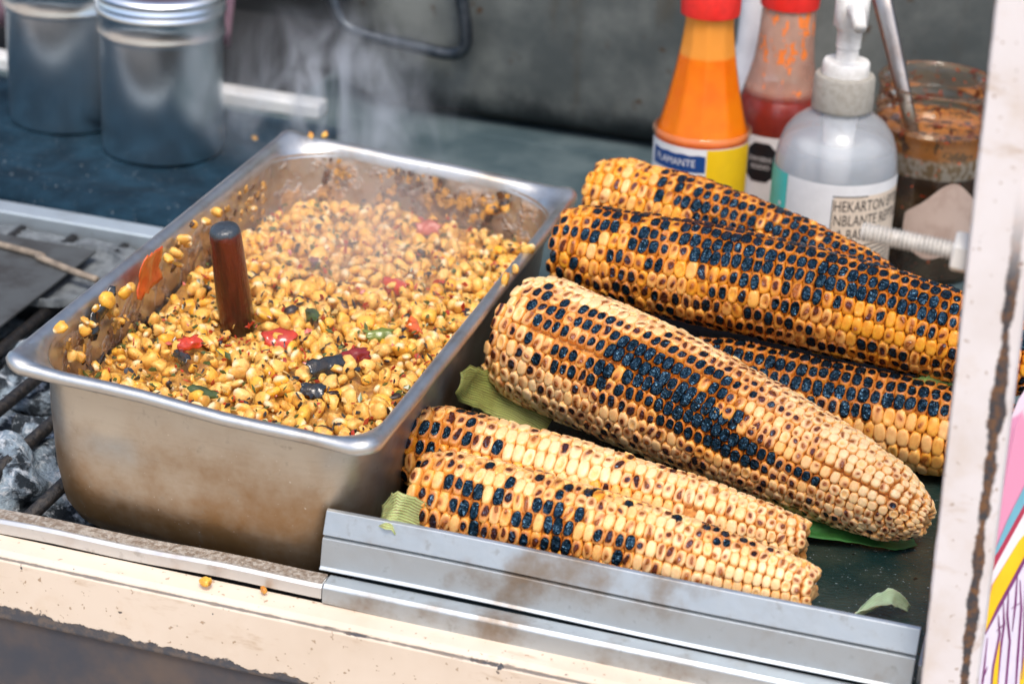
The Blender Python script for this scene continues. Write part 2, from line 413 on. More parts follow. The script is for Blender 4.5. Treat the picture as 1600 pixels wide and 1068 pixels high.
# ================================================================== FOOD CART
cart = thing('food_cart', 'cream painted steel food cart with worn front rail, rusty white corner post and grill bed', 'cart', (0, .3, -.9))
def chip_edges(m, o, p):
    n = m.noise(55, 5, .7, p); n2 = m.noise(200, 3, .6, p)
    z = o[2]; y = o[1]
    w = m.math('ADD', m.math('MULTIPLY', m.math('SUBTRACT', n, .5), .016), m.math('MULTIPLY', m.math('SUBTRACT', n2, .5), .004))
    zx = m.math('ADD', z, m.math('MULTIPLY', o[0], .03))
    lower = m.step(m.math('ADD', zx, m.math('MULTIPLY', w, .7)), -.0388, -.0396)
    ry_ = m.math('ADD', y, .0184); rz_ = m.math('ADD', z, .0096); ridge = m.math('SQRT', m.math('ADD', m.math('MULTIPLY', ry_, ry_), m.math('MULTIPLY', rz_, rz_)))
    gate = m.step(m.noise(21, 3, .6, p), .54, .60)
    rg = m.math('MAXIMUM', m.math('MULTIPLY', m.step(m.math('SUBTRACT', ridge, m.math('MULTIPLY', w, .28)), .0012, .0006), gate), m.math('MULTIPLY', m.step(m.math('SUBTRACT', ridge, m.math('MULTIPLY', w, .12)), .0009, .0003), .8))
    return m.math('MAXIMUM', lower, rg)
CREAM = m_paint('cream_paint', (.71, .60, .485), .70, mode=chip_edges, rust=(.125, .10, .085), bare=(.060, .062, .072))
prof = [(-.0035, -.0068), (-.0150, -.0072), (-.0178, -.0085), (-.0190, -.0110), (-.0196, -.0408), (-.0185, -.0420), (-.0035, -.0420)]
v, f = sweep_x(prof, np.linspace(-.6, .262, 60)); obj('front_rail', v, f, CREAM, cart, smooth=False, bevel=.0008)
FPANEL = m_simple('front_panel_metal', (.055, .062, .080), .55, metal=.2, scale=22, col2=(.13, .10, .085))
box('front_panel', -.6, .262, -.0170, -.004, -.5, -.0423, FPANEL, cart)
# bright steel edge strip, left of the tray
def strip_wob(i, y, z, x): return (y, z + .0004*math.sin(x*70) + (x+.18)*.012)
sp = [(.0050, -.0012), (.0046, .0004), (-.0028, .0002), (-.0040, -.0012), (-.0042, -.0066), (.0050, -.0066)]
TOPGRIME = None
v, f = sweep_x(sp, np.linspace(-.6, -.0208, 50), fx=strip_wob); obj('edge_strip', v, f, STRIPM, cart, smooth=False, bevel=.0004)
# grimy crust on the strip's upper face
GRIME = m_simple('baked_grime', (.20, .15, .11), .8, bump=.9, scale=420, col2=(.42, .38, .33))
v, f = sweep_x([(.0048, .0010), (-.0018, .0007), (-.0020, .0003), (.0048, .0003)], np.linspace(-.6, -.0212, 50), fx=strip_wob)
obj('grime_layer', v, f, GRIME, cart, smooth=False)
# lower rail below the tray lip
def rail_drop(i, y, z, x):
    return (y, z if i in (0, 1, 2) else z - max(0, x+.018)*.028)
rp = [(.0046, .0030), (-.0035, .0030), (-.0052, .0016), (-.0054, -.0062), (-.0040, -.0066), (.0046, -.0066)]
v, f = sweep_x(rp, np.linspace(-.0202, .2345, 30), fx=rail_drop); obj('lower_rail', v, f, LIPM, cart, smooth=False, bevel=.0006)
# back counter, in two sheets round the fire bed
COUNTERM = m_simple('counter_steel', (.055, .088, .10), .55, metal=.2, scale=22, col2=(.11, .15, .16), bump=.1, spec=.3)
box('counter_top', -.9, .60, .3345, .5845, -.02, 0, COUNTERM, cart)
box('counter_top', -.275, .60, .5850, .90, -.02, 0, COUNTERM, cart)
box('dark_gap_sheet', -.9, -.2755, .5850, .86, -.035, -.025, m_simple('gap_black', (.010, .011, .013), .8), cart)  # black sheet added to keep the gap behind the back rail dark
box('counter_top', -.012, .60, .0052, .334, -.02, 0, COUNTERM, cart)
# flange at the back of the fire bed
FLANGE = m_steel('flange_steel', (.46, .52, .55), .4, .5, (.2, .18, .16), spec=False, metal=.7)
v, f = sweep_x([(.334, .0042), (.3335, .0046), (.3225, .0030), (.3215, .0022), (.3212, -.010), (.334, -.010)], np.linspace(-.7, -.013, 20))
obj('fire_bed_flange', v, f, FLANGE, cart, smooth=False, bevel=.0006)
SOOT = m_simple('soot', (.02, .022, .025), .9, bump=.5, scale=90, col2=(.05, .05, .052))
v, f = [], []
def addbox(V, F, *a):
    b = len(V); vv, ff = box_geo(*a); V += vv; F += [tuple(i+b for i in q) for q in ff]
addbox(v, f, -.62, -.0125, .0055, .321, -.075, -.068)
addbox(v, f, -.62, -.0125, .0053, .0075, -.068, -.0068)
addbox(v, f, -.62, -.0125, .3185, .3210, -.068, -.0105)
addbox(v, f, -.0150, -.0122, .0076, .3184, -.068, -.0045)
obj('fire_bed', v, f, SOOT, cart, smooth=False)
BARM = m_simple('grill_bar_iron', (.022, .022, .024), .55, metal=.5, bump=.6, scale=260, col2=(.05, .042, .036))
for x in (-.408, -.374, -.340, -.306, -.272, -.238, -.207, -.172):
    v, f = tube_geo([(x, .0078, -.0055), (x+.0006, .16, -.0062), (x, .3182, -.0055)], .0034, 10)
    obj('grill_bar', v, f, BARM, cart)
# painted rail at the back
v, f = sweep_x([(.565, .0004), (.565, .009), (.567, .0105), (.581, .0105), (.583, .009), (.583, .0004)], np.linspace(-.8, -.245, 12))
obj('back_rail', v, f, m_paint('back_paint', (.66, .68, .68), .72), cart, smooth=False, bevel=.001)
box('dark_backdrop', -.9, .7, .8605, .87, -.5, .6, m_simple('backdrop_black', (.012, .014, .016), .6), cart)  # black sheet added to stand for the dark background behind the cart

# corner post: slightly leaning square tube, right arris rusted bare
def post_rust(m, o, p):
    n = m.noise(38, 5, .68, p); n2 = m.noise(130, 3, .6, p)
    d = m.math('ADD', m.math('MULTIPLY', m.math('SUBTRACT', n, .5), .007), m.math('MULTIPLY', m.math('SUBTRACT', n2, .5), .003))
    x = m.math('ABSOLUTE', m.math('SUBTRACT', o[0], .0172))
    hgt = m.step(o[2], .235, .19)
    line = m.math('MULTIPLY', m.step(m.math('SUBTRACT', x, d), .0026, .0014), hgt)
    left = m.step(m.math('ADD', o[0], m.math('MULTIPLY', d, .25)), .0005, .0001)
    return m.math('MAXIMUM', line, m.math('MULTIPLY', left, .9))
POSTM = m_paint('post_paint', (.73, .69, .685), .735, rust=(.16, .075, .03), mode=post_rust)
post_m = Matrix.Translation((.2397, -.0095, 0)) @ Matrix.Rotation(R_(-2.43), 4, 'Y')
v, f = [], []
pp = [(0, .0012), (.0012, 0), (.0165, 0), (.0185, .0006), (.0218, .0035), (.0226, .0050), (.0226, .0214), (.0214, .0226), (.0012, .0226), (0, .0214)]
NZ = 40
for k in range(NZ+1):
    z = -.45 + 1.05*k/NZ
    for i, (x, y) in enumerate(pp): v.append((x, y, z))
for k in range(NZ):
    for i in range(len(pp)):
        j = (i+1) % len(pp); n = len(pp); f.append((k*n+i, k*n+j, (k+1)*n+j, (k+1)*n+i))
obj('corner_post', v, f, POSTM, cart, smooth=False, mw=post_m)
# bolt through the post
bz = .2000; by = .004
def groove(m, o, p):
    w = m.math('SINE', m.math('MULTIPLY', m.math('SUBTRACT', o[2], .0003), 2*math.pi/.0016))
    return m.math('MULTIPLY', m.step(w, -.15, -.75), m.math('MULTIPLY', m.step(m.noise(160, 3, .6, p), .3, .6), .8))  # thread grooves darkened by colour: grime and painted shade
BOLTM = m_paint('bolt_paint', (.66, .63, .58), .74, mode=groove); NUTM = m_paint('nut_paint', (.70, .67, .62), .70)
bp = [(.0001, .046)]
k = 0
L = []
x = 0
while x < .040:
    L += [(.0037, x), (.0037, x+.0006), (.0029, x+.0009), (.0029, x+.0013)]; x += .0016
L = [(.0032, -.004)] + L + [(.0028, .0416)]
bm_ = Matrix.Translation((.2318, by, bz)) @ Matrix.Rotation(R_(3), 4, 'Y') @ Matrix.Rotation(R_(-90), 4, 'Y')
bolt = lathe('bolt', L, BOLTM, cart, 16, mw=bm_, auto=25)
nut = lathe('nut', [(.0074, .0), (.0080, .0008), (.0080, .0058), (.0072, .0066), (.005, .0068)], NUTM, bolt, 6, mw=bm_, auto=20)

# painted sign on the end of the cart
SN = Vector((.80, -.52, .30)).normalized(); SP = Vector((.2612, .0005, .02))
def spx(*pts): return [onplane(x, y, SP, SN) for x, y in pts]
sign_pink = M('sign_pink'); _p = sign_pink.pos()
sign_pink.bsdf(Base_Color=sign_pink.mix(sign_pink.step(sign_pink.noise(40, 3, .5, sign_pink.scalev(_p, (1, 1, .3))), .52, .62), (.72, .28, .42), (.80, .62, .68)), Roughness=.35)
sign_pink = sign_pink.m
def flat(name, pts, mat, parent, lift=0, thick=0):
    P = [q + SN*lift for q in spx(*pts)]; n = len(P)
    if not thick: return obj(name, P, [tuple(range(n))], mat, parent, smooth=False)
    B = [q - SN*thick for q in P]
    return obj(name, P+B, [tuple(range(n)), tuple(reversed(range(n, 2*n)))] + [(i, n+i, n+(i+1) % n, (i+1) % n) for i in range(n)], mat, parent, smooth=False)
sign = flat('sign_panel', [(1604, 625), (1587, 668), (1572, 745), (1556, 830), (1545, 915), (1534, 1000), (1526, 1075), (1516, 1150), (1760, 1150), (1760, 480), (1660, 540)][::-1], sign_pink, cart, 0, .004)
YEL = m_simple('sign_yellow', (.90, .55, .01), .4, var=.1); LAV = m_simple('sign_lavender', (.72, .66, .76), .4, var=.08, scale=150)
TEAL = m_simple('sign_teal', (.16, .42, .52), .4, var=.1); CRIM = m_simple('sign_crimson', (.42, .03, .07), .4, var=.1); PURP = m_simple('sign_purple', (.20, .035, .16), .4, var=.2)
PALE = m_simple('sign_white', (.80, .74, .76), .4, var=.06)
flat('stripe', [(1720, 590), (1600, 758), (1573, 812), (1554, 858), (1551, 872), (1560, 858), (1603, 780), (1720, 622)], TEAL, sign, .0004)
flat('stripe', [(1720, 622), (1603, 780), (1560, 858), (1551, 872), (1549, 895), (1556, 880), (1600, 800), (1720, 650)], CRIM, sign, .0004)
flat('stripe', [(1720, 650), (1600, 800), (1556, 880), (1549, 895), (1547, 915), (1590, 845), (1720, 690)], PALE, sign, .0004)
flat('stripe', [(1720, 690), (1590, 845), (1550, 912), (1546, 928), (1537, 990), (1545, 978), (1602, 872), (1720, 740)], YEL, sign, .0004)
flat('stripe', [(1720, 740), (1602, 872), (1545, 978), (1537, 990), (1528, 1068), (1516, 1148), (1720, 1148)], LAV, sign, .0003)
def stroke(pts, w, m=PURP, lift=.0007):
    n = len(pts); a, b = [], []
    for i, (x, y) in enumerate(pts):
        ww = w if i not in (0, n-1) else w*.35
        a.append((x-ww, y)); b.append((x+ww, y))
    flat('letter_stroke', a+b[::-1], m, sign, lift)
stroke([(1720, 735), (1602, 868), (1560, 945), (1537, 990)], 3.2)
for s in ([(1541, 995), (1534, 1060), (1528, 1100)], [(1558, 960), (1560, 990), (1550, 1040), (1544, 1100)], [(1566, 940), (1567, 975), (1562, 1010), (1556, 1080)],
          [(1574, 925), (1572, 960), (1576, 1000), (1570, 1068), (1566, 1110)], [(1588, 895), (1585, 940), (1580, 985)], [(1592, 905), (1594, 950), (1588, 1030), (1583, 1110)],
          [(1602, 880), (1600, 940), (1598, 1000), (1594, 1060)], [(1555, 985), (1562, 978), (1570, 972)], [(1578, 950), (1586, 944), (1594, 940)], [(1532, 1062), (1537, 1050), (1541, 1040)]):
    stroke(s, 1.6)
for s in ([(1559, 1000), (1556, 1040), (1551, 1090), (1548, 1140)], [(1603, 1015), (1597, 1050), (1590, 1110)]): stroke(s, 4.2, YEL, .0006)

# ================================================================== CHARCOAL
COALM = M('ashy_charcoal'); _p = COALM.pos()
_n = COALM.noise(50, 6, .66, _p); _n2 = COALM.noise(240, 3, .6, _p)
_c = COALM.mix(COALM.step(_n, .42, .60), (.012, .017, .024), (.26, .33, .39))
_c = COALM.mix(COALM.step(_n2, .50, .66), _c, (.46, .50, .54))
_c = COALM.mix(COALM.step(_n, .50, .42), _c, (.010, .016, .022))
COALM.bsdf(Base_Color=_c, Roughness=.95, Normal=COALM.bump(COALM.math('ADD', _n, COALM.math('MULTIPLY', _n2, .35)), 1.0, .005)); COALM = COALM.m
bm = bmesh.new(); bmesh.ops.create_icosphere(bm, subdivisions=4, radius=1)
ICO = [tuple(x.co) for x in bm.verts]; ICOF = [tuple(q.index for q in p.verts) for p in bm.faces]; bm.free()
def lump(name, c, r, seed, mat, sq=(1, 1, 1), rough=.35, rot=0, fr=1.6):
    V = []
    cr, sr = math.cos(rot), math.sin(rot)
    for p in ICO:
        q = Vector(p); d = 1 + rough*noise.noise(q*fr+Vector((seed*3.1, seed*1.7, 0))) + rough*.45*noise.noise(q*4.3+Vector((0, seed, seed))) + rough*.25*noise.noise(q*9+Vector((seed, 0, seed)))
        x, y, z = q.x*d*r*sq[0], q.y*d*r*sq[1], q.z*d*r*sq[2]
        V.append((x*cr-y*sr, x*sr+y*cr, z))
    return obj(name, V, ICOF, mat, mw=Matrix.Translation(c))
coal_spots = [((20, 775), -.030, .034, 'large ash white charcoal lump below the pan corner beside the metal strip'),
              ((75, 640), -.030, .026, 'pale grey charcoal lump under the near corner of the pan rim'),
              ((20, 615), -.032, .026, 'ashy charcoal lump between two grill bars left of the pan corner'),
              ((70, 715), -.030, .022, 'small grey charcoal lump close to the steel pan wall'),
              ((5, 690), -.034, .022, 'rounded blue grey charcoal lump at the picture edge between grill bars'),
              ((125, 790), -.036, .024, 'dark charcoal lump tucked against the lower corner of the pan')]
for i, ((px, py), z, r, lb) in enumerate(coal_spots):
    tag(lump('charcoal_lump', at(px, py, z), r, 11+i*2, COALM, (1.15, .95, .75), .5, i*.8), lb, 'charcoal', 'charcoal lumps burnt down to ash in the fire bed')
# bed of small coals and ash
bedv, bedf = [], []
NX, NY = 60, 40
for j in range(NY+1):
    for i in range(NX+1):
        x = -.60+.583*i/NX; y = .009+.308*j/NY
        h = -.062+.012*noise.noise(Vector((x*28, y*28, 0)))+.010*abs(noise.noise(Vector((x*70, y*70, 3))))
        bedv.append((x, y, h))
for j in range(NY):
    for i in range(NX):
        a = j*(NX+1)+i; bedf.append((a, a+1, a+NX+2, a+NX+1))
tag(obj('ash_bed', bedv, bedf, COALM), 'bed of grey ash and small embers under the grill bars', 'ash', kind='stuff')

# dusty plate lying on the bars, far left
plate = thing('steel_plate', 'dusty dark steel plate with a bent pale edge on the grill bars', 'plate', (-.36, .24, 0))
DUSTY = m_simple('dusty_steel', (.075, .082, .085), .75, metal=.2, scale=45, bump=.3, col2=(.035, .033, .032))
v, f = box_geo(-.60, -.2735, .06, .284, .0040, .0058); 
obj('sheet', v, f, DUSTY, plate, smooth=False, bevel=.0005)
EDGE = m_simple('pale_edge', (.30, .24, .18), .7, scale=120, bump=.6, col2=(.15, .12, .09))
v, f = tube_geo(spline([(-.62, .3055, .008), at(0, 382, .008), at(60, 402, .008), at(115, 424, .0075), at(152, 437, .007)]), .0021, 8)
obj('bent_edge', v, f, EDGE, plate)
lid = thing('tin_lid', 'ash coated round tin lid showing as a pale crescent beside the pan rim', 'lid', (-.30, .27, -.004))
ASH = m_simple('ash_grey', (.17, .19, .20), .9, scale=150, bump=.5, col2=(.07, .08, .088))
c0 = at(118, 425, -.003)
lathe('disc', [(.0001, .0002), (.036, .0002), (.0375, .0012), (.039, .0048), (.0405, .0052), (.041, .0040), (.0405, 0), (.0001, -.0006)], ASH, lid, 40, mw=Matrix.Translation((c0.x-.003, c0.y-.014, -.0018)), cap0=False, cap1=False)
v, f = [], []
for j in range(9):
    for i in range(41):
        x = -.62+.36*i/40; y = .288+.030*j/8
        v.append((x, y, -.0045+.0035*noise.noise(Vector((x*60, y*60, 1)))+.002*noise.noise(Vector((x*200, y*200, 1)))))
for j in range(8):
    for i in range(40): a = j*41+i; f.append((a, a+1, a+42, a+41))
tag(obj('ash_crust', v, f, ASH), 'grey ash crust along the metal flange of the fire bed', 'ash', kind='stuff')

# ================================================================== STEEL PAN OF CORN
PH = .07
PM = Matrix.Translation((0, 0, PH)) @ Matrix.Rotation(R_(-.687), 4, 'Z') @ Matrix.Rotation(R_(.5), 4, 'X') @ Matrix.Rotation(R_(2.806), 4, 'Y')
PW, PD, PZ = .1785, .327, .088
def rrect(inset, rad, n=9):
    """rounded rectangle loop inside the pan outline, counter clockwise; returns (x, y, corner weight)"""
    x0, x1, y0, y1 = -PW+inset, -inset, inset, PD-inset; out = []
    def corner(cx, cy, a0):
        for k in range(n):
            a = a0 + math.pi/2*k/(n-1)
            w = math.sin(math.pi*k/(n-1))
            out.append((cx+rad*math.cos(a), cy+rad*math.sin(a), w))
    def side(p, q, m):
        for k in range(1, m): out.append((p[0]+(q[0]-p[0])*k/m, p[1]+(q[1]-p[1])*k/m, 0))
    corner(x1-rad, y0+rad, -math.pi/2); side((x1, y0+rad), (x1, y1-rad), 14)
    corner(x1-rad, y1-rad, 0); side((x1-rad, y1), (x0+rad, y1), 8)
    corner(x0+rad, y1-rad, math.pi/2); side((x0, y1-rad), (x0, y0+rad), 14)
    corner(x0+rad, y0+rad, math.pi); side((x0+rad, y0), (x1-rad, y0), 8)
    return out
def loops(spec, ear=0):
    V, F = [], []
    for k, (ins, rad, z, e) in enumerate(spec):
        L = rrect(ins, rad)
        for x, y, w in L:
            dent = .0009*noise.noise(Vector((x*22, y*22, 5)))
            V.append((x+dent, y+dent, z + e*w + dent))
    n = len(rrect(.01, .02))
    for k in range(len(spec)-1):
        for i in range(n):
            j = (i+1) % n; F.append((k*n+i, k*n+j, (k+1)*n+j, (k+1)*n+i))
    return V, F, n
pan = thing('metal_pan', 'heat stained stainless steel pan heaped with cooked corn kernels', 'pan', (-.088, .16, -.012))
rim_spec = [(.0030, .0090, -.0050, .0010), (.0006, .0100, -.0046, .0010), (.0, .0105, -.0022, .0015), (.0010, .0110, -.0003, .002), (.0030, .0120, .0002, .002),
            (.0046, .0170, -.0002, .0012), (.0062, .0260, -.0008, -.0012), (.0076, .0315, -.0028, -.0022), (.0083, .0325, -.0070, -.001)]
V, F, n = loops(rim_spec); obj('rim', V, F, RIM, pan, mw=PM)
# basin: inner wall, then outer wall
def m_panin():
    m = M('pan_inside'); p = m.pos(); o = m.sep(m.obj())
    n1 = m.noise(42, 5, .65, p); n2 = m.noise(120, 4, .6, p)
    band = m.math('MULTIPLY', m.step(o[2], -.006, -.014), 1.0)
    st = m.math('MULTIPLY', m.step(n1, .47, .57), band)
    film = m.math('MULTIPLY', m.step(n2, .42, .7), .5)
    c = m.mix(film, (.60, .585, .55), (.40, .29, .17))
    c = m.mix(m.math('MULTIPLY', st, .85), c, m.mix(m.step(n2, .42, .62), (.50, .24, .05), (.19, .07, .018)))
    m.bsdf(Base_Color=c, Metallic=m.math('SUBTRACT', .9, m.math('MULTIPLY', st, .85)), Roughness=.36, Normal=m.bump(m.math('MULTIPLY', st, n2), .8, .002))
    return m.m
PANIN = m_panin()
V, F, n = loops([(.0083, .0325, -.0070, -.001), (.0096, .0325, -.030, 0), (.0120, .032, -.062, 0), (.0155, .030, -.080, 0), (.024, .026, -.0868, 0)])
F.append(tuple(range(4*n, 5*n)))
obj('inner_wall', V, F, PANIN, pan, mw=PM)
V, F, n = loops([(.0078, .0330, -.0042, -.0015), (.0086, .0330, -.030, 0), (.0108, .0325, -.060, 0), (.0140, .031, -.078, 0), (.0180, .028, -.0855, 0), (.0260, .024, -.0880, 0)])
F = [tuple(reversed(q)) for q in F]; F.append(tuple(reversed(range(5*n, 6*n))))
obj('outer_wall', V, F, STEEL, pan, mw=PM)

STK = (-.1195, .137)
def food_z(x, y):                                                # pan-local height of the corn
    v = Vector((x*26, y*26, 0))
    cx, cy = (x+.088)/.076, (y-.1625)/.15
    dd = (x-STK[0]-.006)**2+(y-STK[1]+.016)**2
    return -.0345 - .0050*math.exp(-dd/.00022) + .0040*noise.noise(v) + .004*(1-min(1, cx*cx)) + .003*(1-min(1, cy*cy)) + .0025*noise.noise(v*2.3)
v, f = [], []
NX, NY = 36, 70
for j in range(NY+1):
    for i in range(NX+1):
        x = -PW+.0100+(PW-.020)*i/NX; y = .0100+(PD-.020)*j/NY
        # keep inside the rounded corners
        r0 = .036; ex = max(-PW+.0115+r0-x, x+.0115+r0, 0); ey = max(.0115+r0-y, y-PD+.0115+r0, 0); eh = math.hypot(ex, ey)
        if eh > r0: k_ = r0/eh; x -= math.copysign(ex*(1-k_), x+PW/2); y -= math.copysign(ey*(1-k_), y-PD/2)
        v.append((x, y, food_z(x, y)-.0026+.0015*noise.noise(Vector((x*300, y*300, 0)))))
for j in range(NY):
    for i in range(NX):
        a = j*(NX+1)+i; f.append((a, a+1, a+NX+2, a+NX+1))
tag(obj('corn_mash', v, f, SAUCE, mw=PM), 'brown oily corn mash between the kernels in the steel pan', 'corn mash', kind='stuff')

def inside(x, y, mrg=.0148):
    r = .032; x0, x1, y0, y1 = -PW+mrg, -mrg, mrg, PD-mrg
    if not (x0 < x < x1 and y0 < y < y1): return False
    cx = max(x0+r-x, x-(x1-r), 0); cy = max(y0+r-y, y-(y1-r), 0)
    return cx*cx+cy*cy < r*r
items = []
rk = random.Random(21)
def rquat(): return Quaternion((rk.gauss(0, 1), rk.gauss(0, 1), rk.gauss(0, 1), rk.gauss(0, 1))).normalized()
def spread(mind, tries, lo, hi, keep=1.0):
    grid = {}; pts = []
    for _ in range(tries):
        x = rk.uniform(-PW, 0); y = rk.uniform(0, PD)
        if not inside(x, y): continue
        if (x-STK[0])**2+(y-STK[1])**2 < .0105**2: continue
        if (x-STK[0]-.006)**2+(y-STK[1]+.016)**2 < .011**2 and rk.random() < .8: continue
        gx, gy = int(x/mind+500), int(y/mind)
        if any((x-q[0])**2+(y-q[1])**2 < mind*mind for a in (-1, 0, 1) for b in (-1, 0, 1) for q in grid.get((gx+a, gy+b), ())): continue
        grid.setdefault((gx, gy), []).append((x, y)); pts.append((x, y))
    for x, y in pts:
        if rk.random() > keep: continue
        items.append((x, y, food_z(x, y)+rk.uniform(lo, hi)))
spread(.0066, 12000, -.0035, .0005)
spread(.0060, 12000, -.0008, .0032, .72)
full = []
for x, y, z in items:
    s = rk.uniform(.78, 1.10)
    if rk.random() < .22: s *= rk.uniform(.5, .75)
    q = rquat(); sc = Matrix.Diagonal((.0090*s*rk.uniform(.9, 1.1), .0056*s*rk.uniform(.85, 1.2), .0098*s*rk.uniform(.85, 1.12), 1))
    mw = PM @ Matrix.Translation((x, y, z)) @ q.to_matrix().to_4x4() @ sc
    ch = rk.uniform(.3, 1.0) if rk.random() < .13 else 0
    tn = min(1, max(0, rk.gauss(.42, .30)))
    full.append(((Vector(CAM)-mw.translation).length - z*3, rk.randrange(len(LOOSEK)), mw, ch, tn))
full.sort(key=lambda a: a[0])
KLAB = {0: 'pale cooked corn kernel loose among the others in the steel pan', 1: 'deep yellow cooked corn kernel loose in the steel pan', 2: 'cooked corn kernel with a charred dark tip in the steel pan'}
for d, gi, mw, ch, tn in full[:296]:
    o = bpy.data.objects.new('corn_kernel', LOOSEK[gi]); o.matrix_basis = mw; COL.objects.link(o)
    o['char'] = ch; o['tone'] = tn
    c = 2 if ch > .05 else (1 if tn > .45 else 0)
    tag(o, KLAB[c], 'corn kernel', ('pale', 'deep yellow', 'charred')[c] + ' kernels heaped in the pan')
rest = joined('corn_kernels', [(gi, mw, ch, tn) for d, gi, mw, ch, tn in full[296:]], LOOSEG, LKMG)
tag(rest, 'mass of cooked corn kernels in the far half of the steel pan', 'corn kernels', kind='stuff')

# small shreds of herb, chilli skin and onion over the mash
def shard(cx, cy, cz, s, r):
    q = rquat().to_matrix(); n = r.choice((4, 5))
    P = [Vector((math.cos(2*math.pi*i/n)*s*r.uniform(.6, 1.4), math.sin(2*math.pi*i/n)*s*r.uniform(.3, .8), r.uniform(-.15, .15)*s)) for i in range(n)]
    return [Vector((cx, cy, cz)) + q @ p for p in P]
def shards(name, n, cols, label, cat, smin, smax):
    for ci, mat in enumerate(cols):
        V, F = [], []
        for _ in range(n):
            while True:
                x, y = rk.uniform(-PW, 0), rk.uniform(0, PD)
                if inside(x, y, .013): break
            P = shard(x, y, food_z(x, y)+rk.uniform(.0, .0055), rk.uniform(smin, smax), rk)
            b = len(V); V += P; F.append(tuple(range(b, b+len(P))))
        o = obj(name, V, F, mat, mw=PM, solid=.0005, smooth=False)
        tag(o, label[ci], cat, kind='stuff')
shards('vegetable_bits', 420, [m_simple('red_bits', (.50, .045, .012), .35, coat=.3, var=.4), m_simple('char_bits', (.018, .018, .02), .35, coat=.4), m_simple('herb_bits', (.10, .13, .03), .4, var=.4, coat=.3), m_simple('husk_bits', (.62, .38, .10), .4, var=.4, coat=.3)],
       ['tiny red chilli flecks scattered over the cooked corn', 'tiny black charred flecks scattered over the cooked corn', 'tiny green herb flecks scattered over the cooked corn', 'golden hull scraps scattered over the cooked corn'], 'food scraps', .0009, .0024)

# single pieces of chilli, charred skin and herb that can be told apart
def chunk(name, px, py, z, L, Wd, mat, label, cat, rot=0, curl=.5, tilt=.5, thick=.0006, taper=.3, wob=.10, group=None, seed=0, base=None, upv=None):
    nu, nv = 9, 6; V, F = [], []
    r = random.Random(seed)
    for i in range(nu):
        u = i/(nu-1)-.5
        for j in range(nv):
            t = j/(nv-1)-.5
            w = Wd*(1-taper*abs(2*u)**2)*(1+.45*noise.noise(Vector((u*5, seed*1.7, .3))))
            y = t*w; zz = -curl*w*(2*t)**2*.5 + wob*L*noise.noise(Vector((u*3+seed, t*3, 1))) + wob*.5*L*noise.noise(Vector((u*11+seed, t*8, 3)))
            V.append((u*L*(1+.35*noise.noise(Vector((t*4, seed*2.3, 2.4)))), y, zz))
    for i in range(nu-1):
        for j in range(nv-1): a = i*nv+j; F.append((a, a+1, a+nv+1, a+nv))
    if base is None:
        c = at(px, py, .045)
        for _ in range(4):
            q = PM.inverted() @ c; c = at(px, py, (PM @ Vector((q.x, q.y, food_z(q.x, q.y)+.0052))).z)
        L *= .98; Wd *= 1.0
    else: c = base
    mw = Matrix.Translation(c) @ (Matrix.Rotation(rot, 4, 'Z') @ Matrix.Rotation(tilt, 4, 'X') if upv is None else upv)
    o = obj(name, V, F, mat, mw=mw, solid=thick)
    md = o.modifiers.new('sub', 'SUBSURF'); md.levels = 1; md.render_levels = 1; md.subdivision_type = 'SIMPLE'
    return tag(o, label, cat, group)
CHIL = m_simple('red_chilli', (.62, .05, .012), .22, coat=.6, scale=130, col2=(.40, .03, .01), sss=.15)
ORCH = m_simple('orange_chilli', (.72, .13, .02), .22, coat=.5, scale=130, col2=(.55, .07, .012), sss=.15)
BLK = m_simple('burnt_skin', (.016, .02, .022), .2, coat=.7, scale=180, bump=.5, col2=(.04, .03, .02))
HERB = m_simple('dark_herb', (.06, .09, .02), .35, coat=.3, scale=180, col2=(.03, .04, .015))
CHP = dict(cat='chilli piece')
chunk('chilli_piece', 436, 528, .049, .016, .012, CHIL, 'glossy red chilli piece lying just right of the wooden stick', rot=.3, tilt=.7, seed=1, **CHP)
chunk('chilli_piece', 617, 440, .049, .015, .009, CHIL, 'red chilli piece with a dark tip in the middle of the corn', rot=-.4, tilt=.6, curl=1.2, seed=2, **CHP)
chunk('chilli_piece', 556, 556, .046, .015, .008, m_simple('dark_chilli', (.26, .016, .01), .22, coat=.5, var=.4), 'dark red chilli strip beside the burnt black skin', rot=.9, tilt=.9, seed=3, **CHP)
chunk('chilli_piece', 643, 505, .048, .022, .006, ORCH, 'narrow orange chilli sliver near the far rim of the pan', rot=-.9, tilt=.4, seed=4, **CHP)
chunk('chilli_piece', 297, 535, .047, .012, .007, CHIL, 'small brown red chilli bit left of the wooden stick', rot=.9, tilt=.9, seed=5, **CHP)
chunk('chilli_piece', 668, 362, .048, .014, .012, m_simple('pink_chilli', (.52, .10, .06), .35, var=.3), 'faded pink chilli piece against the far wall of the pan', rot=.2, tilt=1.3, seed=6, **CHP)
chunk('chilli_piece', 500, 405, .047, .013, .007, m_simple('mauve_skin', (.24, .09, .08), .35, var=.4), 'dull mauve chilli skin behind the wooden stick', rot=1.1, tilt=.8, seed=8, **CHP)
BS = dict(cat='charred skin')
chunk('charred_skin', 512, 572, .049, .018, .011, BLK, 'black glossy burnt chilli skin standing in the corn', rot=.95, tilt=1.0, seed=11, **BS)
chunk('charred_skin', 488, 607, .047, .013, .009, BLK, 'square burnt skin scrap below the long black skin', rot=.1, tilt=.6, seed=12, **BS)
chunk('charred_skin', 283, 555, .046, .012, .006, BLK, 'burnt skin sliver among the kernels left of the stick', rot=-.7, tilt=.6, seed=13, **BS)
chunk('charred_skin', 318, 610, .046, .014, .005, HERB, 'dark green charred leaf near the pan front edge', rot=-.2, tilt=.4, seed=14, **BS)
